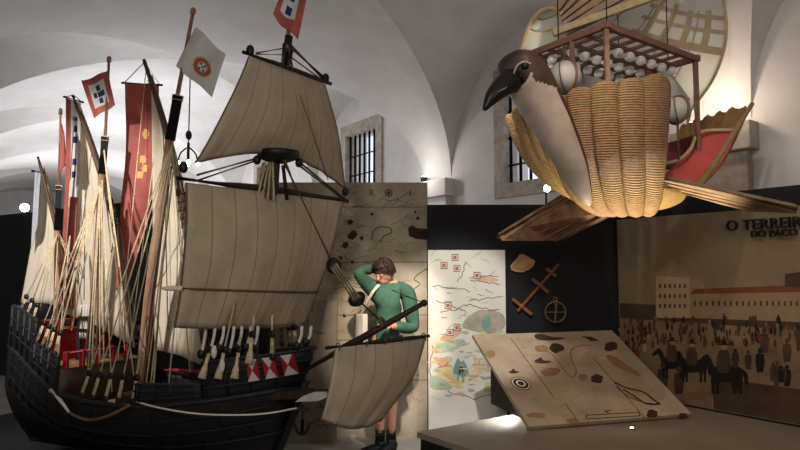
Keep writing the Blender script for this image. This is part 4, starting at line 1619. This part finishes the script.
cloth('flag', 'red and white flag with dark shields flying above the tan topsail', 'flag',
      lambda u, v: lerp(lerp(P(285, -18, 4.47), P(309, -14, 4.43), u), lerp(P(273, 14, 4.47), P(298, 39, 4.45), u), v) + Vector((0, 0, -.02 * math.sin(PI * u))),
      f3m, [flag_red, flag_white, flag_blue], .03, 30, 30)
cloth('flag', 'narrow furled red flag on the rearmost mast', 'flag',
      quad(P(60.5, 120, 5.46), P(64, 131, 5.42), P(66, 164, 5.40), P(60, 174, 5.46)), lambda u, v: 0, [flag_red], .02, 8, 20, freq=9)


# long hanging banners with cross bars
def banner(label, bar0, bar1, left, right, mfn, mats, peak, n=40):
    b = thing('hanging_banner', label, 'banner', lerp(bar0, bar1, .5), 'long banners on the lateen yards')
    q = MB(); q.tube([bar0 + (bar0 - bar1) * .06, bar1 + (bar1 - bar0) * .06], .011, 8)
    cb = q.build('cross_bar', dark_wood, b)
    for p in (bar0, bar1):
        q = MB(); q.tube([p, peak], .004, 5); q.build('hanging_cord', rope_dark, cb)
    L_, R_ = spline(left, n), spline(right, n)

    def f(u, v):
        i = min(n - 1, int(v * n)); t_ = v * n - i
        return lerp(lerp(L_[i], L_[i + 1], t_), lerp(R_[i], R_[i + 1], t_), u) + Vector((.2, -1, 0)) * .02 * math.sin(u * 6 + v * 7) * v
    q = MB(); q.grid(f, 24, n * 2, .002, mfn=mfn); q.build('cloth', mats, b)
    return b


def em1(u, v):
    for c in ((.62, .25), (.55, .385), (.66, .43), (.52, .47)):
        if ((u - c[0]) / .11) ** 2 + ((v - c[1]) / .022) ** 2 < 1:
            return 1
    return 0


banner('long plain red banner with gold emblem hanging from the main lateen peak', P(124, 83, 5.50), P(160, 85, 5.42),
       [P(125, 84, 5.49), P(126, 150, 5.48), P(120, 210, 5.46), P(116, 290, 5.42)], [P(159, 85, 5.43), P(158, 150, 5.44), P(148, 215, 5.45), P(127, 292, 5.40)],
       em1, [flag_red, flag_gold], P(144.5, 62, 5.36))


def em2(u, v):
    if u < .34 or v > .55:
        return 0
    for c in (.10, .16, .22, .34, .42):
        if near(u, v, (.62, c), (.16, .018)):
            return 2
    return 1


banner('narrow red and white banner with blue shields hanging from the mizzen lateen peak', P(65, 97, 5.72), P(82, 102, 5.60),
       [P(66, 98, 5.71), P(66, 160, 5.70), P(63, 220, 5.68), P(58, 305, 5.66)], [P(81, 103, 5.61), P(80, 160, 5.66), P(76, 220, 5.64), P(72, 308, 5.62)],
       em2, [flag_red, flag_white, flag_blue], P(73.5, 95, 5.66))
cloth('pennant', 'small pale bluish pennant hanging from the rearmost lateen peak', 'pennant',
      quad(P(35, 172, 5.76), P(41, 173, 5.73), P(38, 226, 5.72), P(31, 250, 5.78)), lambda u, v: 0, [mat('pennant_cloth', '#c9ced6', .85, .06, 8, .1, trans=.3)], .02, 10, 24)

# ---------------------------------------------------------------- the hanging flying machine
E1 = Vector((0.814, 0.581, 0)).normalized()      # towards the tail
E2 = Vector((-E1.y, E1.x, 0))                    # towards the far side
FC = Vector((1.58, 4.20, 2.17))
fly = thing('flying_machine', 'wicker bird-headed flying machine with red seat, wooden wings and canvas canopy, hung overhead', 'flying machine', FC)

# bowl of the hull
q = MB()


def bowl(u, v):
    th = u * 2 * PI
    ph = v * PI / 2
    rr = math.cos(ph) ** .8
    flut = 1 + .018 * math.sin(th * 24)
    return FC + E1 * .44 * rr * math.cos(th) * flut + E2 * .30 * rr * math.sin(th) * flut + Vector((0, 0, -.03 - .13 * math.sin(ph)))


q.grid(bowl, 96, 16, -.015)
q.build('hull_bowl', wicker_pale, fly)


def bez(a, b, c, t):
    w = 1.75
    A, B, C = (1 - t) ** 2, 2 * w * t * (1 - t), t * t
    return (a * A + b * B + c * C) / (A + B + C)


def petal(p0, p1, p2, w0, w1, side, name, m, n=60, dep=.028, outn=None):
    """a long wicker rib: rounded top, convex across; side is the direction across it"""
    q = MB()
    raw = [bez(p0, p1, p2, k / 80) for k in range(81)]
    acc = [0.0]
    for k in range(80):
        acc.append(acc[-1] + (raw[k + 1] - raw[k]).length)

    def at_len(v):                       # even spacing along the rib
        d = max(0.0, min(1.0, v)) * acc[-1]
        for k in range(80):
            if d <= acc[k + 1]:
                return lerp(raw[k], raw[k + 1], (d - acc[k]) / max(1e-9, acc[k + 1] - acc[k]))
        return raw[-1]

    def f(u, v):
        p = at_len(v)
        w = lerp(w0, w1, min(1, v * 1.15) ** .8)
        x = u * 2 - 1
        if v > .93:                       # rounded head
            k = (v - .93) / .07
            w = w * math.sqrt(max(.05, 1 - k ** 3 * .72))
        t_ = (at_len(v + .02) - at_len(v - .02)).normalized()
        nn = side.cross(t_).normalized()
        if outn is not None and nn.dot(outn) < 0:
            nn = -nn
        return p + side * (w / 2 * x) + nn * dep * (1 - x * x) * min(1, .25 + v * 2.2)
    q.grid(f, 10, n, .014)
    return q.build(name, m, fly)


bot = P(632, 214, 4.13)
near_side = [((558, 96), (569, 200), 3.82), ((581, 88), (590, 210), 3.72), ((606, 82), (611, 215), 3.65), ((633, 79), (634, 216), 3.62), ((657, 75), (655, 211), 3.63)]
for i, (tp, ct, Y) in enumerate(near_side):
    ang = (i - 2) * .22
    sd = Vector((math.cos(ang), -.35 + .1 * i * .8, 0)).normalized() if False else Vector((1, -.38 + .14 * i, 0)).normalized()
    petal(bot + Vector(((i - 2) * .075, .12, -.005)), P(ct[0], ct[1], Y - .02), P(tp[0], tp[1], Y), .06, .186, sd, 'wicker_rib', wicker, outn=Vector((0, -1, 0)))
bow_side = [((510, 114), (530, 178), 4.34), ((516, 108), (540, 184), 4.26), ((526, 106), (550, 189), 4.18), ((537, 110), (561, 194), 4.10)]
for i, (tp, ct, Y) in enumerate(bow_side):
    petal(P(600, 211, 4.15), P(ct[0], ct[1], Y), P(tp[0], tp[1], Y), .05, .125, Vector((.55, -.8, 0)).normalized(), 'wicker_rib', wicker_pale, outn=Vector((-1, -.4, 0)))
far_side = [(575, 130, 4.62), (600, 128, 4.70), (628, 126, 4.76), (655, 126, 4.78)]
for i, (px, py, Y) in enumerate(far_side):
    petal(P(632, 208, 4.3), P(px + 5, 196, Y), P(px, py, Y), .05, .19, Vector((1, .2, 0)).normalized(), 'wicker_rib', wicker, outn=Vector((0, 1, 0)))
tail_p = [(690, 124, 4.66), (702, 119, 4.64), (714, 115, 4.60), (726, 111, 4.54), (739, 107, 4.46)]
for i, (px, py, Y) in enumerate(tail_p):
    petal(P(672, 196, 4.35), P(688 + i * 6, 178, Y), P(px, py, Y), .06, .13, Vector((.9, -.35, 0)).normalized(), 'tail_rib', wicker_pale, outn=Vector((.2, 1, 0)))
# red lined tail shell
q = MB()
q.grid(lambda u, v: lerp(lerp(P(655, 181, 3.98), P(698, 187, 3.98), u), lerp(P(695, 133, 4.50), P(738, 130, 4.38), u), v) + Vector((.10, .10, -.06)) * .4 * math.sin(PI * v), 12, 12, .015)
q.build('seat_lining', red_seat, fly)
q = MB()
q.grid(lambda u, v: lerp(lerp(P(652, 166, 4.05), P(688, 158, 4.25), u), lerp(P(660, 136, 4.45), P(701, 132, 4.42), u), v) + Vector((.0, .06, -.05)) * math.sin(PI * u * .5 + PI * .5 * v), 12, 8, .015)
q.build('inner_lining', dark_seat, fly)['label'] = 'dark maroon seat lining'
rim = spline([P(697, 188, 3.96), P(712, 168, 4.02), P(729, 141, 4.15), P(752, 104, 4.36)], 24)
q = MB(); q.tube(rim, [.026 - .010 * i / 24 for i in range(25)], 10); q.build('tail_rim', wicker_pale, fly)
rim2 = spline([P(656, 164, 4.04), P(676, 161, 4.15), P(690, 150, 4.26), P(701, 132, 4.40), P(737, 130, 4.38)], 24)
q = MB(); q.tube(rim2, .012, 8); q.build('seat_edge', cane_m, fly)

# wings
q = MB()
wl = [P(572, 192, 4.62), P(617, 214, 4.36), P(561, 241, 4.88), P(502, 241, 5.14), P(498, 237, 5.20)]
q.prism(wl, (0, 0, .035))
w1_ = q.build('wing', ply_wing, fly, bevel=.006)
for k in range(5):
    a = lerp(wl[0], wl[1], (k + .5) / 5) + Vector((0, 0, -.004))
    b = lerp(wl[4], wl[2], (k + .5) / 5) + Vector((0, 0, -.004))
    q = MB(); q.bar(a, b, .016, .012); q.build('feather_batten', frame_w, w1_)
q = MB(); q.tube([wl[0], wl[4]], .018, 8); q.build('leading_edge', wing_pale, w1_)
q = MB()
wr = [P(652, 177, 3.86), P(690, 196, 4.04), P(722, 205, 4.0), P(750, 212, 3.93), P(797, 214, 3.64), P(797, 209, 3.62)]
q.prism(wr, (0, 0, .03))
w2_ = q.build('wing', wing_pale, fly, bevel=.006)
q = MB(); q.tube([wr[0], wr[5]], .014, 8); q.build('leading_edge', wing_pale, w2_)
for k in range(3):
    a = lerp(wr[0], wr[1], (k + .7) / 3.4) + Vector((0, 0, -.004)); b = lerp(wr[5], wr[3], (k + .4) / 3.4) + Vector((0, 0, -.004))
    q = MB(); q.bar(a, b, .014, .01); q.build('feather_batten', ply_wing, w2_)

# bird figurehead: one continuous neck and head
path = spline([P(590, 206, 3.86), P(583, 192, 3.80), P(570, 160, 3.74), P(553, 125, 3.72), P(538, 98, 3.70), P(525, 76, 3.67), P(512, 72, 3.64), P(503, 80, 3.62)], 42)
rads = [interp(i / 42, [0, .08, .25, .42, .56, .68, .8, .9, 1], [.008, .045, .105, .135, .142, .142, .130, .09, .03]) for i in range(43)]
NP, NS = 126, 48
path = spline(path, NP)
rads = [interp(i / NP, [0, .08, .25, .42, .56, .68, .8, .9, 1], [.008, .035, .088, .122, .136, .142, .132, .09, .03]) for i in range(NP + 1)]
q = MB(); q.tube(path, rads, NS)
q.bm.faces.ensure_lookup_table()
for k in range(NP * NS):
    f = q.bm.faces[k]
    t_ = (k // NS + .5) / NP
    d = (f.calc_center_median() - lerp(path[k // NS], path[k // NS + 1], .5)).normalized()
    if t_ > .66:
        f.material_index = 0 if (d.z < -.25 and t_ < .76) else 1
    elif t_ > .56:
        f.material_index = 1 if d.x * .8 + d.z * .6 > .75 - (t_ - .56) * 9 else 0
    else:
        f.material_index = 1 if d.x * .86 + d.z * .5 > .62 else 0
figh = q.build('bird_figurehead', [bird_pale, bird_brown], fly)
bkp = spline([P(513, 80, 3.60), P(503, 86, 3.56), P(493, 96, 3.53), P(484, 110, 3.52)], 16)
q = MB(); q.tube(bkp, [interp(i / 16, [0, .3, .7, 1], [.075, .065, .045, .012]) for i in range(17)], 14, flat=1.0); q.build('beak', beak_m, figh)
ey_ = P(525, 66, 3.535)
q = MB(); q.ball(ey_, .024, 12); q.build('eye', beak_m, figh)
q = MB(); q.tube(spline([P(513, 76, 3.53), P(517, 66, 3.525), P(524, 62, 3.525), P(531, 64, 3.535)], 14), .007, 6); q.build('brow_line', bird_pale, figh)
q = MB(); q.tube(spline([P(512, 81, 3.525), P(505, 88, 3.50), P(497, 92, 3.49)], 10), .004, 6); q.build('mouth_line', bird_pale, figh)

# timber grid above the hull
GZ = 3.124
GN = Vector((1.28, 3.75, GZ))
GL, GR = 0.63, 1.03


def gp(a, b, z=0.0):
    return GN + E1 * a + E2 * b + Vector((0, 0, z))


for (a0_, b0_, a1_, b1_) in ((-.03, 0, GR + .03, 0), (-.03, GL, GR + .03, GL), (0, -.03, 0, GL + .03), (GR, -.03, GR, GL + .03)):
    q = MB(); q.bar(gp(a0_, b0_), gp(a1_, b1_), .035, .04, up=(0, 0, 1)); q.build('roof_beam', frame_w, fly)
for k in range(1, 4):
    q = MB(); q.bar(gp(0, GL * k / 4, -.01), gp(GR, GL * k / 4, -.01), .02, .02, up=(0, 0, 1)); q.build('roof_slat', frame_w, fly)
for k in range(1, 8):
    q = MB(); q.bar(gp(GR * k / 8, 0, .01), gp(GR * k / 8, GL, .01), .018, .02, up=(0, 0, 1)); q.build('roof_slat', frame_w, fly)
q0 = None
for k in range(1, 9):
    for j in range(3):
        a, b = GR * (k - .3) / 8.0, GL * (j + .9) / 3.6
        if j == 0 and k < 3:
            continue
        if q0 is None:
            q = MB(); q.ball((0, 0, 0), .034, 14); 
            q0 = q.build('amber_ball', ball_m)
            o = q0
            o.parent = fly
        else:
            o = q0.copy(); COL.objects.link(o); o.parent = fly
        o.location = gp(a, b, -.055) - FC
for (a, b, zb) in ((0, 0, 2.60), (0, GL, 2.45), (GR, 0, 2.40), (GR, GL, 2.45), (0, GL * .42, 2.45), (GR * .78, GL * .35, 2.5)):
    q = MB(); q.bar(gp(a, b), Vector((gp(a, b).x, gp(a, b).y, zb)), .028, .028); q.build('roof_post', frame_w, fly)
# two globes
for (px, py, Y, r) in ((565, 77, 4.02, .108), (677, 110, 4.12, .088)):
    c_ = P(px, py, Y)
    q = MB(); q.ball(c_, r, 24); g_ = q.build('globe', globe_m, fly)
    q = MB(); q.torus(c_, (.8, .35, 0), r * 1.08, .008, 32, 8); q.torus(c_, (.8, -.5, 0.1), r * 1.04, .005, 32, 8); q.build('meridian_ring', frame_w, g_)
    q = MB(); q.tube([c_ + Vector((0, 0, r)), Vector((c_.x, c_.y, GZ))] if px < 600 else [c_ - Vector((0, 0, r)), Vector((c_.x, c_.y, 2.35))], .009, 8); q.build('globe_stem', frame_w, g_)

# canvas canopy: big right lobe
def lobe(u, v):
    a = spline([P(560, 60, 4.75), P(566, 30, 4.62), P(600, 0, 4.55), P(650, -40, 4.6)], 20)
    c = spline([P(690, 112, 4.85), P(715, 75, 4.9), P(726, 35, 4.9), P(722, -15, 4.85)], 20)
    i = min(19, int(v * 20)); t_ = v * 20 - i
    p = lerp(lerp(a[i], a[i + 1], t_), lerp(c[i], c[i + 1], t_), u)
    return p + Vector((.1, .40, .12)) * math.sin(PI * u) ** .8 * .9


def lobe_m(u, v):
    if v > .50 and u > .35:
        if v < .58 or (u * 7) % 1 < .35 or (v * 9) % 1 < .22:
            return 1
    return 0


q = MB(); q.grid(lobe, 42, 30, .006, mfn=lobe_m)
cano = q.build('canopy', [canvas_m, canvas_b], fly)
q = MB(); q.tube([lobe(1, i / 20) for i in range(21)], .012, 8); q.build('canopy_edge', cane_m, cano)
for k in (1, 2, 3, 4):
    q = MB(); q.tube([lobe(k / 5, i / 20) + Vector((0, -.006, -.004)) for i in range(21)], .005, 6); q.build('canopy_seam', canvas_b, cano)
q = MB(); q.tube([P(690, 112, 4.85), P(683, 145, 4.75)], .013, 8); q.build('canopy_pole', cane_m, cano)
q = MB(); q.grid(lambda u, v: lerp(lerp(P(664, 64, 4.80), P(690, 100, 4.84), u), lerp(P(652, 92, 4.78), P(686, 106, 4.83), u), v), 6, 6, .006); q.build('canopy_flap', globe_m, cano)
# left lobe with three seams
arch = spline([P(519, 74, 4.66), P(523, 42, 4.64), P(534, 18, 4.62), P(549, 8, 4.58), P(562, 14, 4.52), P(568, 38, 4.48), P(569, 60, 4.46)], 40)


def dome(u, v):
    a, b = arch[int(round(v * 20))], arch[40 - int(round(v * 20))]
    return lerp(a, b, u) + Vector((0, .28, .05)) * math.sin(PI * u) * (1 - .55 * v)


q = MB(); q.grid(dome, 16, 20, .006)
ld = q.build('canopy_hood', canvas_m, fly)
q = MB(); q.tube(arch, .017, 8); q.build('hood_rim', cane_m, ld)
for v in (.25, .5, .72):
    q = MB(); q.tube([dome(i / 16, v) + Vector((0, -.006, 0)) for i in range(17)], .007, 6); q.build('hood_seam', canvas_b, ld)
# brown slatted fan between the lobes
q = MB()
fan = [P(566, 36, 4.48), P(559, 12, 4.52), P(545, -14, 4.50), P(640, -40, 4.35), P(660, -8, 4.36)]
q.prism(fan, (0, .02, .03))
fa = q.build('slatted_fan', slat_m, fly)
for k in range(6):
    a = lerp(fan[0], fan[1], k / 5.0)
    b = lerp(fan[4], lerp(fan[3], fan[2], .55), k / 5.0)
    q = MB(); q.bar(a + Vector((0, -.012, 0)), b + Vector((0, -.012, 0)), .010, .010); q.build('fan_rib', dark_wood, fa)
q = MB(); q.bar(P(553, 33, 4.46), P(662, -6, 4.34), .05, .05); q.build('fan_beam', cane_m, fa)
# hanging rods up to the vault
for (a, b) in ((.15, .1), (.85, .1), (.15, .5), (.85, .5)):
    p = gp(a, b)
    q = MB(); q.tube([p, p + Vector((0, 0, .95))], .004, 6); q.build('suspension_wire', iron, fly)

# ---------------------------------------------------------------- the visitor
VY = 5.62
vis = thing('person', 'standing visitor in green sweater and dark shorts, one arm raised behind the head', 'person', (-0.13, VY, 0))


def V(px, py, dy=0.0):
    return P(px, py, VY + dy)


def skin(name, verts, edges, rad, m, parent, levels=2, root=0, extra=None):
    me = bpy.data.meshes.new(name)
    r = root_loc(parent)
    me.from_pydata([Vector(v) - r for v in verts], edges, [])
    o = bpy.data.objects.new(name, me)
    COL.objects.link(o)
    md = o.modifiers.new('skin', 'SKIN')
    md.use_smooth_shade = True
    me.skin_vertices.new() if not me.skin_vertices else None
    for i, v in enumerate(me.skin_vertices[0].data):
        rr = rad[i]
        v.radius = rr if isinstance(rr, tuple) else (rr, rr)
        v.use_root = (i == root)
    sb = o.modifiers.new('sub', 'SUBSURF'); sb.levels = levels; sb.render_levels = levels
    dg = bpy.context.evaluated_depsgraph_get()
    dg.update()
    m2 = bpy.data.meshes.new_from_object(o.evaluated_get(dg))
    bpy.data.objects.remove(o)
    bm = bmesh.new(); bm.from_mesh(m2)
    bpy.data.meshes.remove(m2)
    return bm


hipL, hipR = V(377, 350), V(394, 350, .02)
foot_r, foot_l = V(391, 440, .02), V(379, 441, -.05)
pel = V(386, 341)
chest = V(389, 306); neckb = V(388, 285, -.01); neckt = V(386, 277, -.02)
shR, shL = V(373, 290, -.02), V(408, 292, .02)
elR, haR = V(356, 272, -.10), V(378, 268, .06)
elL, haL = V(414, 329, -.02), V(390, 326, -.22)
kR, kL = V(392, 395, -.03), V(380, 394, -.06)
aR, aL = V(391, 434, .03), V(380, 434, -.03)
verts = [pel, chest, neckb, neckt, shR, elR, haR, shL, elL, haL, hipR, kR, aR, hipL, kL, aL, lerp(pel, chest, .5)]
edges = [(0, 16), (16, 1), (1, 2), (2, 3), (2, 4), (4, 5), (5, 6), (2, 7), (7, 8), (8, 9), (0, 10), (10, 11), (11, 12), (0, 13), (13, 14), (14, 15)]
rad = [(.15, .11), (.15, .11), .06, .055, .062, .043, .030, .062, .043, .030, .085, .058, .038, .085, .058, .038, (.13, .10)]
body = skin('body', verts, edges, rad, skin_m, vis)
mbd = MB()
mbd.bm.free()
mbd.bm = body
mbd.uv = body.loops.layers.uv.new('UVMap') if not body.loops.layers.uv else body.loops.layers.uv[0]
rl = root_loc(vis)
for v in body.verts:
    v.co += rl
# head, turned down and to the viewer's left
hc = V(384.5, 272, -.05)
look = Vector((-.55, -.74, -.40)).normalized()
hup = (Vector((.04, .05, 1)) - look * Vector((.04, .05, 1)).dot(look)).normalized()
hside = look.cross(hup).normalized()
mbd.ball(hc, (.078, .095, .112), 20, 0, (hside, look, hup))
mbd.ball(hc - hup * .055 + look * .035, (.055, .060, .058), 14, 0, (hside, look, hup))           # jaw
mbd.tube([hc + look * .088 + hup * .012, hc + look * .108 - hup * .018, hc + look * .112 - hup * .028, hc + look * .090 - hup * .036], [.010, .014, .015, .010], 10, 0)
for sg in (1, -1):
    mbd.ball(hc + hside * .078 * sg - look * .005, (.012, .022, .032), 10, 0, (hside, look, hup))
    mbd.ball(hc + hside * .030 * sg + look * .086 + hup * .008, (.013, .008, .008), 10, 2, (hside, look, hup))
    mbd.ball(hc + hside * .030 * sg + look * .0925 + hup * .008, (.005, .003, .005), 8, 1, (hside, look, hup))
    mbd.tube([hc + hside * .016 * sg + look * .091 + hup * .024, hc + hside * .034 * sg + look * .088 + hup * .029, hc + hside * .048 * sg + look * .076 + hup * .022], .0045, 6, 1)
mbd.tube([hc + hside * -.022 + look * .080 - hup * .060, hc + look * .092 - hup * .061, hc + hside * .022 + look * .080 - hup * .060], [.004, .007, .004], 8, 3)


def hand(w, d, palm_n, thumb_side, curl=.5):
    """w wrist, d direction of the palm, palm_n palm normal, thumb_side: +1/-1"""
    d = d.normalized()
    palm_n = (palm_n - d * palm_n.dot(d)).normalized()
    sd_ = d.cross(palm_n).normalized() * thumb_side
    mbd.ball(w + d * .045, (.040, .016, .052), 14, 0, (sd_, palm_n, d))
    for k, (o_, L_) in enumerate(((.030, .068), (.010, .076), (-.010, .070), (-.028, .055))):
        b = w + d * .080 + sd_ * o_
        p1 = b + d * L_ * .45 + palm_n * L_ * .10 * curl * 2
        p2 = p1 + (d * (1 - curl) + palm_n * curl).normalized() * L_ * .32
        p3 = p2 + (d * (1 - curl * 1.6) + palm_n * curl * 1.5).normalized() * L_ * .25
        mbd.tube([b - d * .02, b, p1, p2, p3], [.009, .0095, .0088, .008, .006], 8, 0)
    b = w + d * .025 + sd_ * .030
    mbd.tube([b, b + sd_ * .022 + d * .022, b + sd_ * .034 + d * .045 + palm_n * .008, b + sd_ * .036 + d * .062 + palm_n * .018], [.012, .011, .0095, .007], 8, 0)


hand(haR, (haR - elR), Vector((.2, -1, .2)), 1, .45)
hand(haL, (haL - elL), Vector((0, .2, -1)), 1, .6)
mbd.build('body', [skin_m, hair_m, flag_white, mat('lips', '#9a5a4c', .5)], vis)
# hair
q = MB()


def hairf(u, v):
    th = u * 2 * PI
    ph = v * PI * .62
    d = hside * math.sin(ph) * math.cos(th) + look * math.sin(ph) * math.sin(th) + hup * math.cos(ph)
    lowf = max(0, math.sin(th))
    if v > .45:
        ph2 = PI * .62 * (.45 + (v - .45) * (1 - .72 * lowf))
        d = hside * math.sin(ph2) * math.cos(th) + look * math.sin(ph2) * math.sin(th) + hup * math.cos(ph2)
    rr = 1 + .05 * math.sin(th * 9 + v * 5) + .03 * math.sin(th * 17)
    return hc + hup * .012 + hside * d.dot(hside) * .095 * rr + look * d.dot(look) * .110 * rr + hup * d.dot(hup) * .120 * rr


q.grid(hairf, 40, 16)
for k in range(9):
    th = .35 + k * .30
    q.tube([hairf(th / (2 * PI), .30), hairf(th / (2 * PI), .46) + look * .012, hairf(th / (2 * PI), .62) + look * .010 - hup * (.012 + .01 * (k % 3))], [.014, .013, .004], 7)
q.build('hair', hair_m, vis)
# sweater: torso and sleeves
sv = [V(386, 352), lerp(pel, chest, .5), chest, V(388, 287), shR, lerp(shR, elR, .5), elR, lerp(elR, haR, .86), shL, lerp(shL, elL, .5), elL, lerp(elL, haL, .86)]
se = [(0, 1), (1, 2), (2, 3), (3, 4), (4, 5), (5, 6), (6, 7), (3, 8), (8, 9), (9, 10), (10, 11)]
sr = [(.175, .125), (.17, .125), (.185, .13), .085, .088, .070, .062, .046, .088, .072, .064, .046]
sbm = skin('sweater', sv, se, sr, green_knit, vis, root=1)
w = MB(); w.bm.free(); w.bm = sbm; w.uv = sbm.loops.layers.uv.new('UVMap') if not sbm.loops.layers.uv else sbm.loops.layers.uv[0]
for v in sbm.verts:
    v.co += rl
for f in sbm.faces:
    f.smooth = True
swo = w.build('sweater', green_knit, vis)
q = MB(); q.torus(V(388, 285, -.015), (.1, -.15, 1), .066, .016, 20, 8); q.build('collar', green_knit, swo)
# shorts
sv = [pel + Vector((0, 0, .02)), hipR, lerp(hipR, kR, .75), hipL, lerp(hipL, kL, .75)]
sbm = skin('shorts', sv, [(0, 1), (1, 2), (0, 3), (3, 4)], [(.165, .12), .105, .088, .105, .088], shorts_m, vis)
w = MB(); w.bm.free(); w.bm = sbm; w.uv = sbm.loops.layers.uv.new('UVMap') if not sbm.loops.layers.uv else sbm.loops.layers.uv[0]
for v in sbm.verts:
    v.co += rl
for f in sbm.faces:
    f.smooth = True
w.build('shorts', shorts_m, vis)
# shoes
for a, d in ((aR, Vector((-.55, -.8, 0))), (aL, Vector((-.92, -.35, 0)))):
    d.normalize()
    c_ = Vector((a.x, a.y, 0))
    sd_ = Vector((-d.y, d.x, 0))
    q = MB()
    pts = [c_ - d * .07 + Z3 * .045, c_ - d * .04 + Z3 * .055, c_ + d * .02 + Z3 * .055, c_ + d * .10 + Z3 * .040, c_ + d * .165 + Z3 * .030, c_ + d * .19 + Z3 * .025]
    q.tube(pts, [.025, .046, .05, .047, .038, .012], 14, flat=.85)
    q.lathe(c_ + Z3 * .05, Z3, [(0, .05), (.04, .047), (.065, .045)], 14)
    so = q.build('shoe', shoe_m, vis)
    q = MB()
    n2 = 20
    q.prism([c_ + d * (.06 + .135 * math.cos(2 * PI * k / n2)) + sd_ * .046 * math.sin(2 * PI * k / n2) + Z3 * .001 for k in range(n2)], (0, 0, .022)); q.build('sole', plinth_side, so)
    q = MB(); q.tube([c_ + Z3 * .09, lerp(c_, a, 1) + Z3 * .04], [.043, .042], 12); q.build('sock', sock_m, so)

# tote bag on the visitor's side
bag = thing('tote_bag', 'cream cloth shoulder bag hanging at the visitor side', 'bag', V(367, 352, -.10))
q = MB()


def bagf(u, v):
    a = lerp(V(361, 314, .0), V(368, 314, -.12), u)
    b = lerp(V(360, 354, .0), V(368, 354, -.14), u)
    return lerp(a, b, v)


q.grid(lambda u, v: bagf(u, v) + Vector((-.02, -.03, 0)) * math.sin(PI * u) * v, 8, 8, .05)
q.build('pouch', bag_m, bag, bevel=.008)
q = MB()
st = spline([bagf(.1, 0), V(366, 304, -.10), V(373, 292, -.15), V(378, 286, -.12), V(381, 283, -.02)], 20)
q.tube(st, .014, 8, flat=.3, up=(0, -1, 0)); q.build('strap', bag_m, bag)
